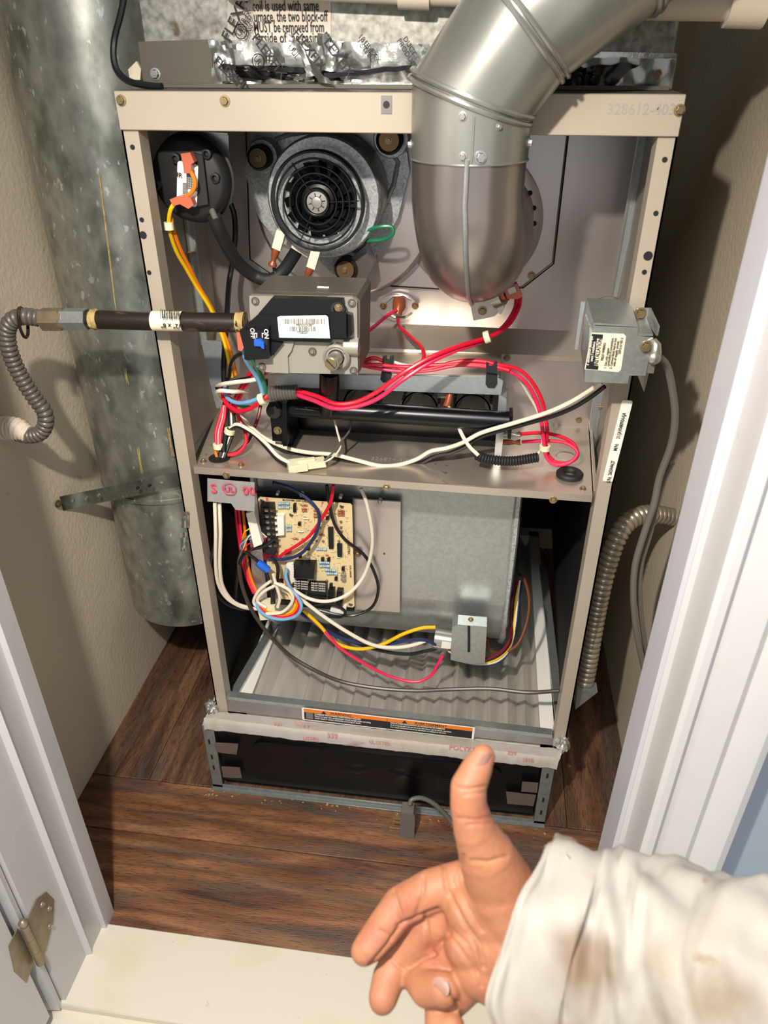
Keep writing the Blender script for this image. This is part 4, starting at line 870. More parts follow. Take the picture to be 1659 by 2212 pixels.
cov = vp([(430, 105), (1330, 125), (1330, 270), (1370, 300), (1440, 320), (1450, 570), (1370, 630), (1190, 625), (1180, 670), (560, 650), (400, 640), (110, 860), (20, 520), (230, 340)], VY-.002, .011, 'black_cover', 'black', .002, seg=2)
vp([(230, 345), (1130, 360), (1150, 660), (450, 650), (160, 640), (60, 560)], VY-.012, .004, 'cover_step', 'black', .0015, parent=cov)
vp([(1165, 300), (1365, 300), (1370, 620), (1185, 620)], VY-.012, .008, 'cover_block', 'black', .0015, parent=cov)
sw = vp([(80, 500), (365, 510), (400, 470), (400, 870), (110, 890), (85, 870)], VY-.010, .012, 'switch_housing', 'black', .0015, parent=cov)
vp([(178, 655), (350, 655), (350, 738), (185, 745)], VY-.0215, .0012, 'switch_recess', 'ink', 0, parent=cov)
vp([(185, 660), (265, 655), (310, 700), (315, 775), (285, 765), (270, 740), (190, 735)], VY-.022, .005, 'blue_rocker', 'bluesw', .001, parent=cov)
vp([(350, 660), (558, 685), (402, 872), (350, 870)], VY-.006, .008, 'cover_foot', 'black', .0, parent=cov)
for s, x, y in (('OFF', 152, 590), ('ON', 328, 598)): text(s, P(*zv(x, y), Y=VY-.0222), -Z_, X_, .0066, 'paper', sw, off=.0006)
for q in ([(178, 585), (212, 590), (212, 648), (203, 648), (203, 598), (178, 594)], [(300, 588), (272, 588), (275, 648), (284, 648), (282, 597), (300, 597)]): vp(q, VY-.0222, .0006, 'switch_mark', 'paper', 0, parent=sw)
u1 = (P(*zv(1110, 380), Y=VY-.016)-P(*zv(480, 380), Y=VY-.016)).normalized()
bl_ = vp([(470, 385), (500, 372), (1090, 360), (1120, 385), (1145, 655), (495, 645)], VY-.016, .0006, 'barcode_label', 'paper', 0, parent=cov)
bars(P(*zv(820, 438), Y=VY-.0166), u1, Z_, .042, .0055, 34, 'inkgrey', bl_, off=.0005); bars(P(*zv(790, 535), Y=VY-.0166), u1, Z_, .027, .005, 22, 'inkgrey', bl_, off=.0005)
text('*PEF32SCH285*', P(*zv(820, 483), Y=VY-.0166), u1, Z_, .0036, 'inkgrey', bl_, fit=.019); text('*YD852A*', P(*zv(795, 580), Y=VY-.0166), u1, Z_, .0036, 'inkgrey', bl_, fit=.012)
for x, y, Y in ((188, 180, VY-.004), (1425, 205, VY-.004), (1445, 1070, VY-.004), (275, 1022, VY-.0075), (918, 825, VY-.0045)):
    rc_ = build('bolt_recess', lathe(NB(), P(*zv(x, y), Y=Y), (0, -1, 0), [(0, .0045), (.0015, .0042), (.0015, .003)], 18), 'castd', gv); screw(rc_, P(*zv(x, y), Y=Y), r=.0032, m='bolt')
kp = P(*zv(1235, 880), Y=VY-.004)
kr = build('regulator_ring', lathe(NB(), kp, (0, -1, 0), [(0, .0145), (.006, .0145), (.008, .0125), (.006, .0105), (.006, .009)], 32), 'cast', gv)
build('regulator_tower', lathe(NB(), kp+V((0, -.004, 0)), (-.12, -1, -.05), [(0, .0078), (.018, .0076), (.018, .0066)], 28), 'bolt', gv)
kc = kp+V((-.0026, -.0225, -.001)); build('brass_cap', lathe(NB(), kc, (-.12, -1, -.05), [(-.003, .0068), (.0, .0066), (.0005, .006), (.0005, 0)], 24), 'brass', gv)
build('cap_slot', obox(NB(), kc+V((0, -.0006, 0)), V((.7, 0, -.7)), V((.7, 0, .7)), Y_, .0125, .0012, .0006), 'ink', gv)
build('side_boss', cyl(NB(), P(*zv(1330, 755), Y=VY-.003), P(*zv(1515, 765), Y=VY-.003), .0098, seg=20), 'cast', gv, bevel=.001)
tpb = build('test_port', lathe(NB(), P(*zv(1250, 270), Y=VY-.012), (0, -1, 0), [(0, .0078), (.004, .0072), (.004, .0045)], 20), 'rubber', cov); screw(tpb, P(*zv(1250, 265), Y=VY-.0155), r=.0042)
build('top_bracket', prism(NB(), [P(660, 612, Y=.03), P(775, 620, Y=.03), P(770, 640, Y=-.02), P(560, 634, Y=-.02), P(585, 622, Y=.03)], (0, 0, .003)), 'castd', gv)
build('top_slot', pprism(NB(), [(686, 618), (711, 619), (709, 628), (684, 627)], -.0, .0008), 'paper', gv)
build('outlet_pipe', sweep(NB(), PP([(712, 800, .0), (712, 830, .01), (710, 860, .035), (708, 885, .06)]), .0118, 20), 'blackpaint', gv)

# ------------------------------------------------------------ burner assembly
bu = thing('burner_assembly', 'burner box with galvanized hood and four round burner openings', 'burner', P(840, 1030, Y=.1))
BYF = .085
build('hood_face', pprism(NB(), [(597, 806), (1075, 814), (1087, 822), (1082, 852), (598, 834)], BYF, .002), 'galvblue', bu, bevel=.0006)
build('hood_top', prism(NB(), [P(597, 806, Y=BYF), P(1078, 814, Y=BYF), P(1083, 768, Y=BP-.002), P(600, 762, Y=BP-.002)], (0, 0, .002)), 'shelf', bu)
build('inner_box', pprism(NB(), [(597, 830), (1083, 850), (1078, 1030), (655, 975), (600, 935)], .145, .002), 'blackpaint', bu)
build('mount_flange', pprism(NB(), [(1083, 765), (1110, 767), (1100, 935), (1080, 930)], BP, .003), 'steel', bu, bevel=.001); screw(bu, P(1095, 773, Y=BP-.003), r=.005)
build('end_plate', prism(NB(), [P(1080, 822, Y=BYF), P(1083, 855, Y=BYF), P(1094, 862, Y=BYF-.006), P(1094, 880, Y=BYF-.006), P(1078, 1030, Y=BYF-.006), P(1065, 1025, Y=BYF-.006)], (.002, .05, 0)), 'galvblue', bu, bevel=.0005)
build('left_side', prism(NB(), [P(598, 834, Y=BYF), P(612, 834, Y=BYF), P(630, 985, Y=BYF), P(612, 985, Y=BYF)], (0, .05, 0)), 'blackpaint', bu)
lp = build('left_bracket', pprism(NB(), [(582, 868), (622, 862), (622, 952), (590, 950)], .055, .003), 'blackpaint', bu, bevel=.002)
build('bracket_flange', pprism(NB(), [(615, 862), (624, 862), (625, 955), (616, 955)], .055, .012), 'blackpaint', bu); screw(lp, P(600, 930, Y=.052), r=.0055)
build('bracket_knob', lathe(NB(), P(595, 885, Y=.052), (0, -1, 0), [(0, .011), (.006, .0105), (.009, .008), (.009, 0)], 20), 'rubber', bu)
for cx0, cy0 in ((780, 878), (906, 886), (1020, 892)):    # burner mouths: half-round venturis
    c = P(cx0, cy0-4, Y=.10); r = .0215; bm = NB(); prev = None
    for k in range(17):
        t = PI*k/16; pr_ = [(-.0, r+.002), (.0, r), (.02, r*.72), (.05, r*.6)]
        ring = [bm.verts.new(c+V((math.cos(t)*q_[1], q_[0], math.sin(t)*q_[1]))) for q_ in pr_]
        if prev:
            for a, b, d, e_ in zip(prev, prev[1:], ring[1:], ring): bm.faces.new((a, b, d, e_))
        prev = ring
    bmesh.ops.solidify(bm, geom=bm.faces[:], thickness=.0008); bo = build('burner_venturi', bm, 'cast', bu, smooth=60)
    for s in (-1, 1): build('seam_lip', box(NB(), c+V((s*r-.004*(s < 0), -.001, -.001)), c+V((s*r+.004*(s > 0), .04, .001))), 'bolt', bo)
    build('orifice', lathe(NB(), c+V((0, .0, -.008)), (0, 1, 0), [(0, .006), (.02, .005), (.02, 0)], 14), 'castd', bo)
mf = build('manifold_pipe', cyl(NB(), P(600, 878, Y=.062), P(1104, 910, Y=.062), .0122, seg=28), 'blackpaint', bu, label='glossy black gas manifold pipe')
lathe(bm := NB(), P(640, 882, Y=.049), (.98, 0, -.06), [(0, .001), (.0, .002), (.03, .0015)], 8); build('pipe_dimple', bm, 'blackpaint', mf)
build('manifold_end', obox(NB(), P(1102, 914, Y=.062), X_, Z_, Y_, .004, .03, .026), 'blackpaint', mf, bevel=.001)
for q, Y in (([(828, 768), (836, 768), (836, 775), (843, 775), (843, 768), (852, 768), (848, 792), (827, 790)], .062), ([(1050, 778), (1056, 780), (1056, 786), (1066, 786), (1066, 780), (1074, 780), (1074, 803), (1050, 800)], .062)):
    ck = build('wire_clip', pprism(NB(), q, BYF-.006, .006), 'rubber', bu, bevel=.0008)
for q in ([(826, 796), (846, 797), (845, 818), (840, 825), (828, 825), (822, 818)], [(1050, 803), (1074, 805), (1074, 828), (1068, 837), (1054, 836), (1049, 829)]): build('clip_tongue', pprism(NB(), q, BYF-.002, .0025), 'rubber', bu, bevel=.0008)
build('igniter_bracket', pprism(NB(), [(945, 847), (968, 848), (967, 858), (946, 857)], .10, .004), 'bolt', bu); build('igniter_plug', sweep(NB(), PP([(972, 852, .09), (968, 868, .085), (964, 880, .08)]), [.004, .0045, .0048], 10), 'coppercl', bu)
for py, Y, m in ((938, .10, 'bolt'), (955, .10, 'coppercl')): build('terminal', sweep(NB(), PP([(1085, py, Y), (1100, py, Y), (1112, py+1, Y), (1124, py, Y)]), [.0038, .004, .0022, .0042], 10), m, bu)
# gasket washer on the shelf
wz = zp(1230, 1028); build('rubber_grommet', lathe(NB(), wz, (0, 0, 1), [(0, .007), (0, .0165), (.004, .0168), (.006, .015), (.006, .008), (.004, .0065), (0, .007)], 36), 'rubber', None, label='black rubber grommet ring lying on the right end of the shelf', cat='grommet')
# flame sensor port
fs = thing('rollout_port', 'oval steel plate with copper terminal above the burner box', 'sensor', P(860, 690, Y=UPY))
c = P(860, 663, Y=UPY-.006); pts = [c+V((.0265*math.cos(a)*(1 if abs(math.cos(a)) > .5 else .9), 0, .019*math.sin(a))) for a in [2*PI*i/24 for i in range(24)]]
build('plate', prism(NB(), pts, (0, -.003, 0)), 'steel', fs, bevel=.001)
build('rib', sweep(NB(), PP([(832, 655, .225), (848, 640, .225), (872, 638, .225), (888, 648, .225)]), .0013, 6), 'steel', fs); build('rib', sweep(NB(), PP([(836, 675, .225), (852, 686, .225), (875, 686, .225), (890, 676, .225)]), .0013, 6), 'bolt', fs)
for px in (828, 897): screw(fs, P(px, 661, Y=.225), r=.005, m='brassd')
build('terminal', sweep(NB(), PP([(862, 648, .22), (862, 662, .212), (858, 680, .205)]), [.0085, .009, .006], 12), 'coppercl', fs)
# rollout switch
rs = thing('rollout_switch', 'small limit switch on a tilted steel bracket under the vent boot', 'switch', P(1060, 690, Y=.12))
RY = .095
br2 = build('bracket', pprism(NB(), [(1012, 636), (1045, 625), (1062, 622), (1082, 668), (1068, 682), (1023, 691)], RY, .003), 'card', rs, bevel=.001); screw(br2, P(1042, 671, Y=RY-.003), r=.0055)
build('bracket_lip', pprism(NB(), [(1012, 634), (1068, 612), (1072, 617), (1014, 640)], RY, .018), 'steeld', rs)
build('bracket_edge', pprism(NB(), [(1063, 622), (1074, 620), (1090, 658), (1082, 672), (1078, 668)], RY, .016), 'steel', rs, bevel=.001)
build('switch_body', cyl(NB(), P(1068, 642, Y=RY-.01), P(1086, 636, Y=RY-.014), .0135, .012, 24), 'bolt', rs, bevel=.001)
build('switch_cap', cyl(NB(), P(1084, 637, Y=RY-.013), P(1094, 633, Y=RY-.015), .009, .0085, 20), 'coppercl', rs)
build('terminal_sleeve', pprism(NB(), [(1088, 617), (1116, 608), (1128, 635), (1118, 641), (1095, 640)], RY-.012, .010), 'copperins', rs, bevel=.0015)
build('spade', pprism(NB(), [(1096, 624), (1112, 618), (1116, 630), (1100, 636)], RY-.0225, .001), 'bolt', rs)

# ------------------------------------------------------------ junction box
jb = thing('junction_box', 'small galvanized junction box with installation label on the right post', 'junction box', P(1325, 830, Y=-.01))
JY = -.055
def zj(x, y): return 1200+x/6.38, 620+y/6.38
face = [(520, 530), (1130, 555), (1130, 670), (1340, 690), (1235, 1215), (1015, 1215), (990, 1325), (400, 1300), (405, 1100)]
fce = build('front_cover', pprism(NB(), [zj(*a) for a in face], JY, .0015), 'galv', jb, bevel=.0005)
def J(x, y, Y): return P(*zj(x, y), Y=Y)
top = [J(520, 520, JY), J(1130, 548, JY), J(1050, 300, -.012), J(960, 200, .0), J(425, 170, .0)]
build('top_cover', prism(NB(), top, (0, 0, .0018)), 'galv', jb, bevel=.0004)
build('left_cover', prism(NB(), [J(520, 525, JY), J(425, 170, .0), J(345, 860, .0), J(400, 1290, JY)], (.0015, 0, 0)), 'galv', jb)
build('body_shell', prism(NB(), [J(470, 560, JY+.004), J(1130, 580, JY+.004), J(1230, 1190, JY+.004), J(430, 1270, JY+.004)], (0, .045, 0)), 'galvfine', jb)
build('rear_flange', pprism(NB(), [zj(350, 195), zj(410, 195), zj(300, 855), zj(260, 850)], .0, .0015), 'galvblue', jb, bevel=.0004)
build('knockout', sweep(NB(), [P(*zj(755, 225), Y=-.004)+V((.0125*math.cos(a*PI/12), .006*math.sin(a*PI/12), .002+.0035*math.sin(a*PI/12))) for a in range(24)], .0004, 5, closed=True), 'castd', jb)
eb = build('mounting_ear', pprism(NB(), [zj(1110, 280), zj(1290, 285), zj(1240, 450), zj(1080, 440)], -.012, .002), 'galvblue', jb, bevel=.0005); screw(eb, P(*zj(1170, 365), Y=-.014), r=.0062)
build('ear_side', prism(NB(), [J(1290, 285, -.012), J(1410, 540, -.04), J(1385, 670, -.04), J(1240, 450, -.014)], (.002, 0, 0)), 'galv', jb)
build('ear_top', prism(NB(), [J(1110, 450, -.014), J(1245, 450, -.014), J(1340, 675, JY), J(1130, 670, JY)], (0, 0, .002)), 'galv', jb)
e2 = build('lower_ear', pprism(NB(), [zj(1195, 770), zj(1340, 700), zj(1310, 920), zj(1185, 890)], JY-.0015, .0015), 'galvblue', jb, bevel=.0005); screw(e2, P(*zj(1250, 820), Y=JY-.003), r=.0062)
build('side_wing', prism(NB(), [J(1340, 690, JY), J(1300, 1100, JY+.01), J(1215, 1440, JY+.02), J(1130, 1215, JY)], (.001, .002, 0)), 'galv', jb)
cl = build('cable_clamp', sweep(NB(), PP([(1411, 737, JY), (1417, 746, JY-.004), (1417, 762, JY-.006), (1412, 776, JY-.004)]), [.004, .005, .0055, .006], 12), 'bolt', jb); lathe(bm := NB(), P(1413, 773, Y=JY-.008), (.2, -1, 0), [(0, .0062), (.003, .0058), (.0055, .003), (.006, 0)], 16); build('clamp_screw', bm, 'bolt', cl)
build('small_nut', obox(NB(), J(1315, 1110, JY-.002), X_, Z_, Y_, .006, .01, .005), 'bolt', jb, bevel=.001)
# label: text reads upward
lu = (J(640, 640, JY-.0016)-J(560, 1150, JY-.0016)).normalized(); lv = V((0, -1, 0)).cross(lu)
lbl = build('label', pprism(NB(), [zj(495, 630), zj(940, 645), zj(970, 680), zj(900, 1140), zj(860, 1170), zj(400, 1130)], JY-.0015, .0006), 'papercream', jb)
build('black_block', pprism(NB(), [zj(500, 645), zj(655, 655), zj(585, 1140), zj(415, 1125)], JY-.0022, .0003), 'ink', lbl)
build('white_block', pprism(NB(), [zj(575, 705), zj(645, 710), zj(597, 1085), zj(530, 1080)], JY-.0026, .0003), 'papercream', lbl)
def jt(s, x, y, sz, m='ink', al='CENTER', wx=.9, fit=None): text(s, J(x, y, JY-.0034), lu, V((0, -1, 0)).cross(lu), sz, m, lbl, align=al, wx=wx, off=.0, fit=fit*(J(640, 640, JY)-J(560, 1150, JY)).length/510 if fit else None)
jt('INSTALLATION', 588, 895, .0058, fit=365)
jt("d' alimentation electrique", 470, 880, .0036, 'paper', fit=400); jt("avant l' installation", 515, 890, .0036, 'paper', fit=270)
jt('FIELD WIRING', 660, 890, .0036, fit=240); jt('1. Use only copper', 680, 1120, .0036, al='LEFT', fit=280); jt('conductors at connections.', 722, 1090, .0036, al='LEFT', fit=390)
jt('2. Connect black lead to hot', 758, 1125, .0036, al='LEFT', fit=420); jt('side of supply circuit.', 805, 1090, .0036, al='LEFT', fit=350); jt('320712-101 REV. B', 900, 810, .0032, fit=220)
wire('grey_cable', 'grey power cord dropping from the junction box past the flexible conduit', [(1420, 768, JY-.002), (1440, 790, -.04), (1452, 840, -.03), (1458, 900, -.02), (1450, 960, -.01), (1425, 1030, 0), (1412, 1090, .0), (1392, 1150, .0), (1372, 1220, .0), (1368, 1290, .0), (1374, 1360, .0), (1386, 1420, .0), (1400, 1480, .0), (1425, 1560, .0)], .0033, 'w_greyfl', cat='cable', sx=1.3, seg=12)
wire('grey_cable', 'second grey flat cord hanging close beside the first at right', [(1452, 1000, .012), (1425, 1060, .012), (1405, 1150, .012), (1385, 1220, .012), (1382, 1290, .012), (1390, 1370, .012), (1402, 1440, .012), (1425, 1530, .012)], .0034, 'w_greyfl', cat='cable', seg=12)
# metal flexible conduit on the right
fc3 = thing('flexible_conduit', 'ribbed metal flexible conduit from the right wall down beside the furnace', 'conduit', P(1260, 1500, Y=.05))
CL = [(1462, 1120, .168), (1425, 1112, .15), (1385, 1112, .13), (1352, 1132, .11), (1330, 1170, .095), (1313, 1220, .085), (1300, 1270, .075), (1288, 1330, .07), (1278, 1390, .06), (1270, 1440, .055), (1262, 1480, .05)]
build('conduit_tube', corr(NB(), PP(CL), .0118, .0015, .0085, 18, 6), 'flexm', fc3)
build('elbow_fitting', pprism(NB(), [(1245, 1468), (1288, 1474), (1240, 1512)], .055, .02), 'galv', fc3, bevel=.002)
# unplugged plug on the floor
pg = thing('power_plug', 'grey three-prong power plug lying on the floor before the base', 'plug', P(880, 1790, Z=0))
build('plug_body', pprism(NB(), [(870, 1732), (895, 1733), (899, 1740), (897, 1796), (868, 1796), (866, 1780), (868, 1740)], -.052, .020), 'w_greyfl', pg, bevel=.003, seg=2)
for (a, b), (c, d), r in (((870, 1770), (849, 1769), .0016), ((870, 1777), (849, 1777), .0016), ((870, 1790), (842, 1790), .0019)): build('prong', obox(NB(), (P(a, b, Y=-.06)+P(c, d, Y=-.06))/2, X_, Z_, Y_, (P(a, b, Y=-.06)-P(c, d, Y=-.06)).length, .0028 if b != 1777 else .004, .002), 'brass', pg)
build('cord', sweep(NB(), spline([P(885, 1738, Y=-.06), P(890, 1727, Y=-.055), P(912, 1724, Y=-.05), P(940, 1738, Y=-.05), P(965, 1762, Y=-.052), P(985, 1785, Y=-.057), P(1030, 1795, Y=-.06)], 6), .0036, 12), 'w_grey', pg)
# ------------------------------------------------------------ wires
R_ = .0024
W_ = wire
W_('red_wire', 'upper red wire arcing from the limit switch down left to the corrugated sleeve', [(1124, 638, .11), (1120, 665, .10), (1098, 702, .08), (1055, 728, .06), (990, 748, .03), (930, 772, .01), (870, 806, 0), (815, 846, 0), (770, 868, .0), (725, 872, .0), (685, 856, .01), (640, 843, .02)], .0026, 'w_red')
W_('red_wire', 'lower red wire arcing from the limit switch down left to the corrugated sleeve', [(1116, 640, .11), (1112, 668, .10), (1088, 705, .08), (1045, 736, .06), (985, 757, .03), (925, 785, .01), (868, 822, 0), (818, 860, 0), (770, 878, .0), (722, 882, .0), (680, 866, .01), (640, 852, .02)], .0026, 'w_pink')
W_('red_wire', 'short red wire from the oval port left behind the gas valve', [(856, 670, .20), (835, 683, .18), (810, 704, .15), (780, 728, .12)], R_, 'w_pink')
W_('red_wire', 'red wire looping down from the oval port to the clipped bundle', [(860, 690, .20), (864, 706, .18), (890, 730, .14), (912, 752, .11), (914, 778, .09), (895, 798, .078), (868, 806, .075)], R_, 'w_red')
cb_y = .076
W_('red_wire', 'topmost red wire of the bundle clipped over the burner hood', [(783, 782, cb_y), (805, 773, cb_y), (828, 780, cb_y), (880, 800, cb_y), (935, 795, cb_y), (980, 782, cb_y), (1030, 779, cb_y), (1080, 788, cb_y), (1120, 798, .08), (1150, 826, .08), (1172, 870, .08), (1182, 930, .08), (1180, 970, .08), (1195, 995, .075), (1225, 1000, .07), (1247, 985, .07), (1238, 958, .08), (1205, 941, .09), (1165, 935, .10), (1120, 938, .10)], R_, 'w_red')
W_('red_wire', 'lowest red wire of the bundle clipped over the burner hood', [(783, 790, cb_y), (815, 796, cb_y), (870, 802, cb_y), (930, 800, cb_y), (990, 789, cb_y), (1060, 793, cb_y), (1110, 807, .08), (1143, 836, .08), (1165, 885, .08), (1174, 945, .075), (1180, 985, .07), (1200, 1004, .065), (1230, 1000, .065), (1248, 978, .07), (1225, 958, .08), (1180, 952, .09), (1128, 955, .10)], R_, 'w_pink')
W_('red_wire', 'middle red wire of the bundle clipped over the burner hood', [(783, 786, cb_y-.004), (820, 788, cb_y-.004), (870, 792, cb_y), (925, 789, cb_y), (1000, 786, cb_y), (1060, 790, cb_y), (1100, 800, .075)], R_, 'w_red')
W_('white_wire', 'white wire in the clipped bundle dropping to the right end of the burner', [(783, 784, cb_y+.004), (828, 776, cb_y+.004), (880, 789, cb_y+.004), (960, 785, cb_y+.004), (1060, 788, cb_y+.004), (1110, 806, .09), (1140, 850, .10), (1162, 890, .10), (1172, 930, .09), (1170, 968, .08), (1158, 984, .07)], .0018, 'w_white')
pw = [(1300, 826, -.0), (1270, 846, .01), (1230, 870, .02), (1180, 892, .03), (1110, 914, .04), (1040, 935, .05), (1000, 956, .055), (965, 968, .06), (930, 975, .06), (900, 992, .06), (862, 1004, .055), (820, 1006, .05), (770, 994, .05), (720, 982, .055), (670, 978, .06), (620, 968, .065), (570, 945, .07), (535, 915, .08), (512, 888, .09)]
W_('white_wire', 'long white wire sagging from the junction box across the shelf', pw, .0027, 'w_white')
W_('black_wire', 'long black wire sagging under the white one across the shelf', [(a+6, b+9+3*math.sin(i), c+.004) for i, (a, b, c) in enumerate(pw)], .0026, 'w_black')
W_('white_wire', 'white igniter lead dropping from the burner into a split loom', [(968, 880, .075), (984, 895, .07), (994, 930, .06), (1012, 962, .05), (1034, 984, .04)], .0024, 'w_white')
bm = corr(NB(), PP([(1028, 983, .045), (1055, 992, .045), (1105, 996, .05), (1162, 988, .06)]), .0056, .0008, .0035, 12, 4); build('split_loom', bm, 'rubber', None, label='black corrugated split loom lying on the shelf by the burner', cat='wire sleeve')
bm = corr(NB(), PP([(582, 850, .02), (610, 848, .02), (642, 846, .02)]), .0083, .0009, .0036, 14, 4); build('split_loom', bm, 'w_grey', None, label='grey corrugated sleeve around the red wires beside the gas valve', cat='wire sleeve')
# left knot of wires
W_('light_blue_wire', 'light blue wire from the gas valve plug down to the cable tie', [(527, 752, -.02), (530, 775, -.015), (545, 800, 0), (560, 825, .01), (568, 852, .015)], .0026, 'w_lightblue')
W_('green_wire', 'green wire beside the light blue one below the gas valve', [(536, 762, -.01), (552, 790, 0), (568, 820, .01), (575, 850, .018)], .0026, 'w_green')
W_('light_blue_wire', 'light blue wire looping left of the cable tie', [(486, 830, .06), (486, 848, .05), (494, 862, .04), (512, 870, .03), (535, 869, .02), (560, 860, .015)], .0025, 'w_lightblue')
W_('red_wire', 'red wire looping widest under the cable tie at left', [(481, 838, .06), (484, 862, .05), (497, 879, .04), (518, 888, .03), (542, 882, .02), (562, 868, .015), (582, 852, .018)], .0028, 'w_red')
W_('green_wire', 'green wire looping inside the red loop at left', [(492, 834, .07), (497, 856, .06), (508, 868, .05), (524, 878, .045), (540, 879, .04)], .0024, 'w_green')
W_('pink_wire', 'pinkish red wire looping beside the green one at left', [(488, 834, .066), (494, 858, .055), (506, 872, .05), (530, 880, .045)], .0022, 'w_pink')
W_('white_wire', 'upper white wire hooked round the bundle left of the gas valve', [(622, 806, .05), (580, 813, .03), (545, 821, .02), (505, 826, .02), (480, 830, .03), (470, 834, .05)], .0026, 'w_white')
W_('black_wire', 'black wire bent sharply under the upper white hook', [(540, 816, .05), (510, 822, .04), (480, 832, .04), (468, 838, .05)], .0022, 'w_black')
W_('white_wire', 'lower white wire hooked round the bundle left of the gas valve', [(535, 845, .05), (505, 846, .03), (478, 844, .03), (469, 848, .04), (474, 860, .06), (490, 868, .07)], .0025, 'w_white')
W_('red_wire', 'first red wire from the valve corner slanting down to the bundle', [(558, 785, .04), (540, 806, .05), (522, 835, .06), (508, 862, .07), (500, 890, .07)], .0026, 'w_red')
W_('red_wire', 'second red wire from the valve corner slanting down to the bundle', [(561, 791, .045), (546, 810, .055), (528, 840, .065), (514, 868, .075), (506, 890, .075)], .0024, 'w_pink')
W_('maroon_wire', 'dark red wire swinging right of the bundle down to the shelf', [(600, 800, .10), (575, 805, .10), (575, 830, .11), (565, 865, .11), (558, 900, .10), (545, 935, .09), (532, 958, .07), (512, 976, .055), (488, 983, .05)], .0024, 'w_maroon')
W_('red_wire', 'red wire forming the loop low on the left of the shelf', [(508, 885, .08), (520, 910, .08), (530, 935, .07), (531, 958, .06), (515, 978, .05), (492, 983, .045)], .0024, 'w_red')
W_('black_wire', 'black lead crossing down from the gas valve into the bundle', [(532, 762, -.01), (512, 768, .03), (500, 785, .06), (495, 815, .08), (488, 830, .09)], .0026, 'w_black')
for i, (m, off, lab) in enumerate((('black', 0, 'first black'), ('black', 5, 'second black'), ('black', 10, 'third black'), ('white', 14, 'inner white'), ('black', 18, 'rightmost black'))):
    W_(m+'_wire', lab+' wire of the vertical bundle entering the hole in the shelf', [(486+off, 862, .085), (485+off*1.1, 895, .08), (488+off*.9, 930, .07), (480+off*.7, 965, .055), (472+off*.6, 992, .045)], .0025, 'w_'+m)
for i, off in enumerate((0, 5, 9)):
    W_('red_wire', ('leftmost', 'middle', 'rightmost')[i]+' of three short red wires tied at the shelf hole', [(484+off*.3, 874, .08), (475+off, 905, .07), (467+off, 935, .06), (468+off*.8, 964, .05)], .0024, 'w_red')
W_('orange_wire', 'short orange wire ending at the tie by the shelf hole', [(467, 964, .05), (466, 978, .048), (470, 990, .046)], .0022, 'w_orange')
for nm, px, py, Y, d, lab in (('cable_tie', 472, 963, .05, (0, 0, 1), 'white cable tie around the short red wires at the shelf hole'), ('cable_tie', 566, 862, .012, (1, 0, .4), 'white cable tie at the left end of the grey sleeve'), ('cable_tie', 1052, 728, .055, (1, 0, .4), 'white cable tie around the two red wires right of centre'), ('cable_tie', 1177, 967, .075, (0, 0, 1), 'white cable tie around the red loop above the grommet'), ('cable_tie', 496, 931, .065, (.3, 0, 1), 'white cable tie holding the black bundle above the shelf')):
    build(nm, lathe(NB(), P(px, py, Y=Y), d, [(-.0035, .0065), (-.003, .0072), (.003, .0072), (.0035, .0065), (.0035, .004)], 12), 'nylon', None, label=lab, cat='cable tie', group='white cable ties on the wires')
sleeve([(517, 712), (530, 712), (532, 745), (528, 752), (520, 750)], VY+.008, .010, parent=gv, nm='plug_sleeve')
cn = thing('wire_connector', 'pale plastic wire connector lying at the front of the shelf', 'connector', P(660, 1015, Z=SH))
a, b = P(621, 1008, Z=SH+.009), P(702, 997, Z=SH+.009); d = (b-a).normalized(); s = d.cross(Z_)
build('housing', obox(NB(), a.lerp(b, .25), d, s, Z_, (b-a).length*.5, .019, .010), 'nylon', cn, bevel=.001); build('housing', obox(NB(), a.lerp(b, .72), d, s, Z_, (b-a).length*.55, .015, .008), 'nylon', cn, bevel=.001)
build('latch', obox(NB(), a.lerp(b, .5)+Z_*.006, d, s, Z_, .022, .006, .003), 'nylon', cn, bevel=.0005)
for m, o_, lab in (('white', 0, 'white'), ('black', 8, 'black')): W_(m+'_wire', lab+' wire running from the tie down into the left end of the pale connector', [(497, 925, .06), (515, 921-(4 if m == 'white' else 0), .055), (548, 935+o_*.4, .045), (575, 958+o_, .035), (600, 985+o_, .025), (626, 1000+o_, .02)], .0025, 'w_'+m)
for o_, lab in ((0, 'first thin pale'), (9, 'second thin pale')): W_('pale_wire', lab+' wire rising from the right end of the pale connector to the burner', [(700, 998-o_*.3, .02), (718, 988-o_, .03), (735, 965-o_, .05), (728+o_*3, 930, .07), (722+o_*4, 905, .08)], .0014, 'w_grey' if o_ else 'w_white')
# lower compartment wires
LY = .055
W_('navy_wire', 'dark blue wire curving over the circuit board', [(590, 1042, .04), (622, 1052, .05), (655, 1070, .05), (682, 1096, .048), (690, 1122, .048), (680, 1158, .048), (655, 1192, .05), (622, 1207, .052), (582, 1208, .055)], R_, 'w_blue')
W_('red_wire', 'red wire slanting over the circuit board', [(720, 1048, .04), (714, 1085, .045), (695, 1120, .05), (668, 1158, .052), (635, 1182, .054), (612, 1196, .055), (600, 1208, .056)], R_, 'w_red')
W_('black_wire', 'black wire sweeping over the board and looping on the grey plate', [(706, 1048, .05), (711, 1085, .05), (722, 1130, .052), (745, 1165, .06), (785, 1197, .07), (808, 1235, .072), (817, 1275, .07), (803, 1312, .065), (765, 1329, .06), (730, 1328, .055), (690, 1318, .055)], .0023, 'w_black')
W_('black_wire', 'black wire looping under the lower right corner of the board', [(680, 1306, .055), (715, 1303, .052), (745, 1320, .05), (735, 1333, .052), (700, 1330, .056)], .0022, 'w_black')
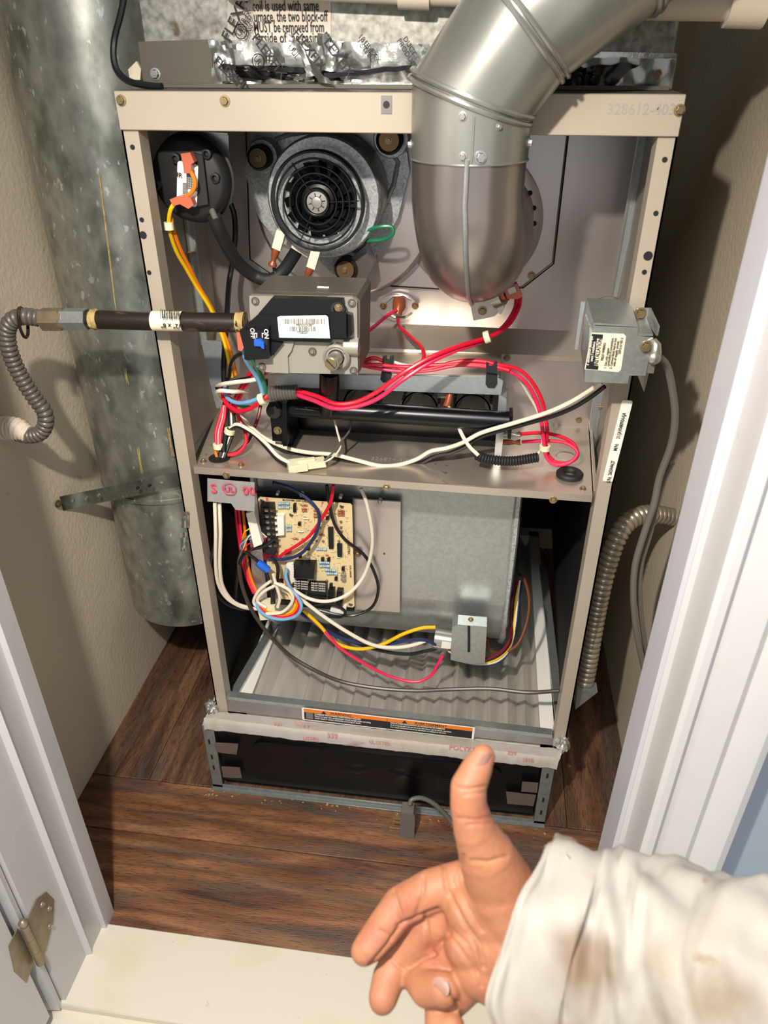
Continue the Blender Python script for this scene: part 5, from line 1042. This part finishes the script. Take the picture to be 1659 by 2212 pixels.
W_('white_wire', 'white wire sweeping down the grey plate and under the board', [(780, 1055, .05), (793, 1090, .05), (804, 1150, .055), (802, 1195, .06), (788, 1240, .06), (765, 1272, .055), (735, 1292, .05), (700, 1299, .048), (665, 1292, .05), (630, 1272, .054), (595, 1258, .056)], .0026, 'w_white')
W_('white_wire', 'left white wire hanging down the left side below the shelf', [(464, 1084, .0), (466, 1150, .0), (466, 1220, .01), (472, 1262, .02), (490, 1292, .03), (520, 1310, .04), (550, 1316, .05)], .0026, 'w_white')
W_('white_wire', 'right white wire hanging down the left side below the shelf', [(474, 1086, .005), (476, 1150, .005), (475, 1225, .015), (482, 1268, .025), (505, 1300, .035), (540, 1313, .045), (575, 1318, .05)], .0026, 'w_white')
W_('black_wire', 'black wire beside the hanging white wires at far left', [(468, 1090, .02), (470, 1150, .02), (455, 1215, .02), (462, 1270, .03), (490, 1305, .04), (530, 1318, .05)], .0024, 'w_black')
for i, (m, o_, lab) in enumerate((('red', 0, 'outer red'), ('pink', 7, 'inner red'), ('orange', 16, 'orange'))): W_(m+'_wire', lab+' wire running down behind the black bundle left of the board', [(508+o_, 1092, .085), (513+o_, 1145, .085), (520+o_*.7, 1190, .085), (530+o_*.6, 1240, .08), (548+o_*.5, 1282, .07)], .0023, 'w_'+m)
W_('black_wire', 'black wire from the terminal strip bending down the left', [(595, 1163, .055), (570, 1180, .05), (540, 1188, .048), (520, 1210, .05), (511, 1255, .05), (508, 1310, .055)], .0026, 'w_black')
W_('black_wire', 'black wire from the terminal strip to the blue crimp', [(530, 1192, .045), (548, 1205, .045), (560, 1215, .045)], .0024, 'w_black')
W_('black_wire', 'black wire from the blue crimp down to the knot', [(575, 1235, .045), (582, 1260, .045), (588, 1290, .045), (586, 1318, .05)], .0026, 'w_black')
W_('black_wire', 'black wire from the fuse down into the knot', [(588, 1203, .05), (600, 1225, .048), (598, 1260, .046), (590, 1290, .046), (596, 1320, .05)], .0026, 'w_black')
bcr = build('crimp_connector', sweep(NB(), PP([(556, 1214, .045), (566, 1222, .045), (580, 1232, .045)]), [.0052, .0062, .0054], 12), 'bluesw', None, label='blue crimp connector on the black wires left of the board', cat='connector')
wb = build('resistor_block', pprism(NB(), [(535, 1103), (552, 1098), (570, 1168), (552, 1176)], .05, .008), 'white', None, bevel=.0015, label='white ceramic block hanging loose left of the board', cat='resistor')
for m, px, py in (('green', 530, 1165), ('red', 535, 1180), ('lightblue', 525, 1175), ('yellow', 532, 1150), ('white', 540, 1160), ('maroon', 545, 1187)):
    W_(m+'_thin_wire', 'thin '+m.replace('lightblue', 'light blue')+' thermostat strand at the end of the brown cable', [(524, 1190, .05), (px-6, py+4, .045), (px+4, py-6, .045), (px+18, py-10+(8 if m in ('red', 'maroon') else -2), .05), (576, 1160, .055)], .0009, 'w_'+m)
rib = [(619, 1228, .05), (618, 1248, .045), (628, 1272, .04), (645, 1292, .035), (651, 1312, .03), (640, 1330, .03), (612, 1338, .03), (582, 1333, .03), (560, 1318, .035), (554, 1300, .045)]
for i, m in enumerate(('lightblue', 'red', 'orange', 'yellow', 'white')):
    c0 = V((600, 1295)); W_(m+'_ribbon_wire', {'lightblue': 'light blue', 'red': 'red'}.get(m, m)+' wire of the coloured fan curving below the board', [(c0.x+(a-c0.x)*(1-.085*i*min(1, k/3)), c0.y+(b-c0.y)*(1-.085*i*min(1, k/3)), c+.003*i) for k, (a, b, c) in enumerate(rib)], .0024, 'w_'+m)
for i, q in enumerate(([(585, 1255), (560, 1275), (548, 1300), (560, 1315)], [(600, 1262), (570, 1278), (556, 1298), (575, 1312)], [(590, 1240), (596, 1262), (604, 1290), (600, 1312)], [(592, 1258), (625, 1275), (632, 1298), (610, 1322), (575, 1326)])):
    W_('white_wire', ('outer left', 'inner left', 'straight', 'round right')[i]+' white wire in the knot under the board', [(a, b, .042-.003*i) for a, b in q], .0024, 'w_white')
kn = build('knot_plug', pprism(NB(), [(562, 1290), (600, 1292), (606, 1318), (570, 1322)], .06, .02), 'nylon', None, bevel=.002, label='pale multi-pin plug in the wire knot under the board', cat='connector')
W_('brown_cable', 'long brown thermostat cable drooping across the filter to the right post', [(523, 1188, .06), (516, 1220, .05), (524, 1270, .045), (545, 1320, .04), (580, 1370, .035), (625, 1415, .035), (680, 1448, .03), (740, 1473, .03), (820, 1487, .03), (900, 1492, .03), (980, 1489, .03), (1060, 1488, .03), (1140, 1496, .025), (1208, 1492, .02)], .0030, 'w_darkbrown', cat='cable')
W_('pink_wire', 'pinkish red wire hanging lowest over the filter', [(660, 1325, .07), (700, 1362, .06), (735, 1400, .055), (785, 1432, .055), (840, 1460, .055), (895, 1473, .055), (930, 1460, .06), (945, 1436, .065), (957, 1415, .07)], .0024, 'w_pink')
W_('yellow_wire', 'yellow wire from the knot sweeping up to the capacitor', [(655, 1318, .06), (690, 1350, .06), (725, 1388, .06), (775, 1402, .06), (825, 1392, .06), (870, 1370, .06), (910, 1357, .065), (940, 1355, .07)], .0027, 'w_yellow')
W_('navy_wire', 'dark blue wire from the knot to the capacitor', [(650, 1325, .068), (700, 1358, .066), (750, 1382, .066), (820, 1392, .066), (880, 1384, .066), (915, 1382, .068), (942, 1392, .07)], .0027, 'w_blue')
W_('white_wire', 'white wire slanting from under the board to the capacitor', [(600, 1268, .055), (650, 1295, .052), (700, 1332, .052), (755, 1368, .052), (805, 1393, .055), (850, 1399, .06), (890, 1394, .065), (920, 1384, .07)], .0029, 'w_white')
W_('black_wire', 'upper black wire slanting from under the board to the capacitor', [(640, 1315, .072), (700, 1352, .07), (760, 1385, .07), (820, 1405, .07), (880, 1413, .07), (920, 1406, .07), (945, 1400, .075)], .0027, 'w_black')
for i, (m, o_) in enumerate((('yellow', 0), ('white', 5), ('black', -5), ('maroon', -9), ('blue', 9))):
    W_(m+'_wire', {'blue': 'dark blue', 'maroon': 'dark red'}.get(m, m)+' wire passing under the capacitor and up the right of the blower', [(970, 1404+o_*.4, .07), (995, 1422+o_*.6, .07), (1035, 1432+o_*.5, .07), (1075, 1422+o_, .075), (1100, 1395+o_, .09), (1110+o_*.6, 1350, .12), (1114+o_*.8, 1300, .14), (1122+o_*.4, 1255, .17)], .0024, 'w_'+m)
W_('brown_wire', 'brown wire bowing out at the right of the blower', [(1052, 1382, .08), (1060, 1405, .08), (1085, 1410, .085), (1118, 1392, .09), (1138, 1345, .11), (1143, 1295, .13), (1132, 1250, .16), (1122, 1240, .19)], .0024, 'w_brown')

for i, (a, b, c_, d_) in enumerate(((392, 1105, 408, 1140), (390, 1150, 406, 1190))):
    bm = NB(); vs = [[bm.verts.new(P(a+(c_-a)*p/5, b+(d_-b)*q/7, Y=-.003-.004*abs(noise.noise(V((p*.7, q*.6, i*3)))))) for q in range(8)] for p in range(6)]
    for p in range(5):
        for q in range(7): bm.faces.new((vs[p][q], vs[p+1][q], vs[p+1][q+1], vs[p][q+1]))
    bmesh.ops.solidify(bm, geom=bm.faces[:], thickness=.0004); build('foil_scrap', bm, 'foil', fu, smooth=25)
db = NB(); rnd = random.Random(9)
for i in range(70):
    p = P(455+rnd.uniform(0, 720), 0, Z=0) if 0 else V((rnd.uniform(-.03, .52), BY-.006-abs(rnd.gauss(0, .010)), .0015)); r_ = rnd.uniform(.0008, .0022)
    obox(db, p, V((1, rnd.uniform(-1, 1), 0)).normalized(), V((0, 0, 1)), V((rnd.uniform(-1, 1), 1, 0)).normalized(), r_*1.6, r_, r_)
build('floor_crumbs', db, 'dope', None, kind='stuff', label='tan crumbs scattered on the floor along the base', cat='debris')
# ------------------------------------------------------------ hand and sleeve
pr_ = thing('person', 'outstretched hand with raised thumb in a soiled white coverall sleeve', 'person', P(1100, 2100, D=.42))
def Q(x, y, d): return P(x, y, D=d)
def chain(bm, L_):
    pts = [Q(a, b, d) for a, b, d, r in L_]; rs_ = [l[3] for l in L_]
    for (p, r) in zip(pts, rs_):
        s = bmesh.ops.create_icosphere(bm, subdivisions=3, radius=r); bmesh.ops.translate(bm, vec=p, verts=s['verts'])
    for i in range(len(pts)-1): cyl(bm, pts[i], pts[i+1], rs_[i]*.995, rs_[i+1]*.995, 24)
hb = NB()
chain(hb, [(1044, 1634, .422, .0068), (1030, 1660, .421, .0088), (1012, 1700, .42, .0102), (1012, 1740, .42, .0104), (1026, 1795, .422, .0122), (1052, 1850, .428, .0165), (1082, 1915, .435, .0205)])    # thumb
chain(hb, [(1000, 1905, .45, .0124), (932, 1924, .452, .0124), (866, 1958, .456, .0118), (830, 2004, .452, .0108), (798, 2044, .448, .0094), (787, 2055, .447, .0082)])   # index
chain(hb, [(985, 1975, .452, .0122), (925, 2010, .458, .0118), (868, 2064, .462, .0110), (840, 2112, .455, .0102), (828, 2152, .447, .0090), (826, 2160, .446, .0082)])   # middle
chain(hb, [(1000, 2045, .446, .0118), (950, 2075, .452, .0112), (902, 2104, .455, .0108), (922, 2136, .440, .0102), (958, 2138, .430, .0096)])   # ring, curled back
chain(hb, [(1020, 2110, .436, .0115), (985, 2150, .440, .0105), (950, 2185, .442, .0092), (948, 2210, .434, .0084), (975, 2218, .428, .0078)])    # little, curled
for c in (((1035, 1960, .443, .021), (1110, 2010, .440, .024)), ((1030, 2030, .440, .020), (1110, 2060, .438, .024)), ((1040, 2090, .436, .017), (1110, 2110, .436, .022)), ((1085, 1930, .435, .021), (1150, 2020, .437, .027)), ((1110, 2040, .438, .026), (1350, 2080, .41, .031))): chain(hb, list(c))
tmp = bpy.data.meshes.new('tmp'); bmesh.ops.recalc_face_normals(hb, faces=hb.faces[:]); hb.to_mesh(tmp); hb.free()
to = bpy.data.objects.new('tmp', tmp); COL.objects.link(to)
md = to.modifiers.new('r', 'REMESH'); md.mode = 'VOXEL'; md.voxel_size = .0011
md = to.modifiers.new('s', 'SMOOTH'); md.iterations = 7; md.factor = .5
dg = bpy.context.evaluated_depsgraph_get(); dg.update(); hm = bpy.data.meshes.new_from_object(to.evaluated_get(dg)); bpy.data.objects.remove(to)
bm = NB(); bm.from_mesh(hm); bm.normal_update()
creases = [(Q(1010, 1702, .408), .010), (Q(1020, 1765, .408), .010), (Q(868, 1962, .444), .009), (Q(832, 2008, .44), .008), (Q(868, 2062, .45), .009), (Q(838, 2110, .444), .008)]
CR = [([(985, 1700), (1010, 1706), (1045, 1700)], .0011), ([(1005, 1716), (1045, 1712)], .0008), ([(990, 1768), (1030, 1772), (1060, 1765)], .0008), ([(1010, 1782), (1060, 1778)], .0007),
 ([(1020, 1860), (1055, 1862), (1095, 1850)], .0009), ([(958, 1870), (965, 1920), (1000, 1990), (1035, 2040), (1045, 2090)], .0018), ([(1000, 1850), (985, 1900), (1010, 1960), (1040, 2010)], .0013),
 ([(915, 1895), (912, 1935), (900, 1975)], .0016), ([(850, 1925), (862, 1965), (872, 1992)], .0014), ([(860, 2000), (895, 1985), (918, 1975), (945, 1965)], .0020), ([(918, 1975), (925, 2030), (935, 2065)], .0016), ([(885, 2090), (915, 2070), (940, 2062)], .0020),
 ([(800, 2085), (835, 2045), (862, 2005)], .0020), ([(935, 2060), (975, 2010), (1010, 2040), (1040, 2130)], .0014), ([(960, 2120), (985, 2160), (1000, 2190)], .0018), ([(840, 2065), (858, 2085), (880, 2100)], .0010), ([(820, 2010), (840, 2020)], .0009), ([(965, 2010), (1000, 2060), (1030, 2100)], .0010)]
for L_, dep in CR:
    segs = list(zip(L_, L_[1:]))
    for v_ in bm.verts:
        r3 = v_.co-CAM; d3 = r3.dot(FW)
        if v_.normal.dot(r3) > 0: continue
        sx_, sy_ = CX+F*r3.dot(RT)/d3, CY-F*r3.dot(UP)/d3; best = 1e9
        for (ax_, ay_), (bx_, by_) in segs:
            if not (min(ax_, bx_)-14 < sx_ < max(ax_, bx_)+14 and min(ay_, by_)-14 < sy_ < max(ay_, by_)+14): continue
            t = max(0, min(1, ((sx_-ax_)*(bx_-ax_)+(sy_-ay_)*(by_-ay_))/((bx_-ax_)**2+(by_-ay_)**2))); best = min(best, math.hypot(sx_-ax_-t*(bx_-ax_), sy_-ay_-t*(by_-ay_)))
        if best < 14: v_.co -= v_.normal*dep*math.exp(-(best/4.5)**2)
build('hand', bm, 'skin', pr_, smooth=180, label='bare hand, palm open, two fingers curled')
def nail(c, d, n, w_, l_):
    c = V(c); d = V(d).normalized(); n = V(n).normalized(); n = (n-d*n.dot(d)).normalized(); s = d.cross(n); bm = NB(); vs = []
    for i in range(9):
        for j in range(9):
            a, b = (i/4-1), (j/4-1); a2 = a*math.sqrt(1-b*b/2); b2 = b*math.sqrt(1-a*a/2)
            vs.append(bm.verts.new(c+s*(a2*w_/2)+d*(b2*l_/2)-n*(.0022*a2*a2+.0006*b2*b2)))
    for i in range(8):
        for j in range(8): bm.faces.new((vs[i*9+j], vs[i*9+j+1], vs[(i+1)*9+j+1], vs[(i+1)*9+j]))
    bmesh.ops.solidify(bm, geom=bm.faces[:], thickness=.0006); build('fingernail', bm, 'nail', pr_, smooth=60)
nail(Q(1050, 1650, .4145), Q(1052, 1634, .42)-Q(1030, 1690, .42), RT*.6-FW*.8, .0105, .0130)
nail(Q(950, 2134, .4222), Q(965, 2145, .434)-Q(935, 2120, .440), -FW+RT*.0, .0100, .0110)
# sleeve
ax = [(1096, 2056, .430, .058), (1125, 2057, .427, .060), (1175, 2060, .422, .0615), (1240, 2070, .417, .062), (1300, 2085, .41, .061), (1370, 2100, .402, .0595), (1450, 2120, .392, .0585), (1540, 2150, .38, .060), (1640, 2180, .366, .060), (1760, 2215, .35, .060), (1900, 2260, .335, .062)]
q = spline([Q(a, b, d) for a, b, d, r in ax], 8); nr = len(q); rr = [ax[min(int(i/8), 10)][3]*(1-(i % 8)/8)+ax[min(int(i/8)+1, 10)][3]*((i % 8)/8) for i in range(nr)]
bm = NB(); prev = None; seg = 96
axd = (q[-1]-q[0]).normalized()
for i, p in enumerate(q):
    d = (q[min(i+1, nr-1)]-q[max(i-1, 0)]).normalized(); e1 = (UP-d*UP.dot(d)).normalized(); e2 = d.cross(e1)
    ring = []
    tilt = max(0, 1-i/50)
    for k in range(seg):
        t = 2*PI*k/seg; R = rr[i]; up_ = math.cos(t)
        f = .0045*noise.noise(V((i*.11+up_*1.5, math.sin(t)*2.2, 1)))*2 + .003*abs(noise.noise(V((i*.22, t*1.6 if t < PI else (2*PI-t)*1.6, 7)))) - .003*abs(math.sin(i*.17+2.5*math.sin(t+.6)))
        pk = .004*math.exp(-((t if t < PI else t-2*PI)/.35)**2)*tilt
        pos = p + e1*((R+f+pk)*up_) + e2*((R*.86+f)*math.sin(t)) + d*(tilt*(.034*max(0, up_)**1.25 + .010*max(0, -up_)**2))
        ring.append(bm.verts.new(pos))
    if prev:
        for k in range(seg): bm.faces.new((prev[k], prev[(k+1) % seg], ring[(k+1) % seg], ring[k]))
    prev = ring
bmesh.ops.solidify(bm, geom=bm.faces[:], thickness=.0012)
stain(M['coat'], [(Q(a, b, d)-wloc(pr_), r, k) for a, b, d, r, k in ((1250, 2060, .362, .022, .75), (1275, 2110, .358, .02, .7), (1240, 2150, .36, .022, .5), (1560, 2150, .33, .02, .6), (1480, 2030, .345, .012, .4), (1640, 1990, .33, .02, .4), (1110, 1985, .375, .012, .35))], '8f735a')
build('sleeve', bm, 'coat', pr_, smooth=60, label='loose wrinkled white sleeve with brown stains')
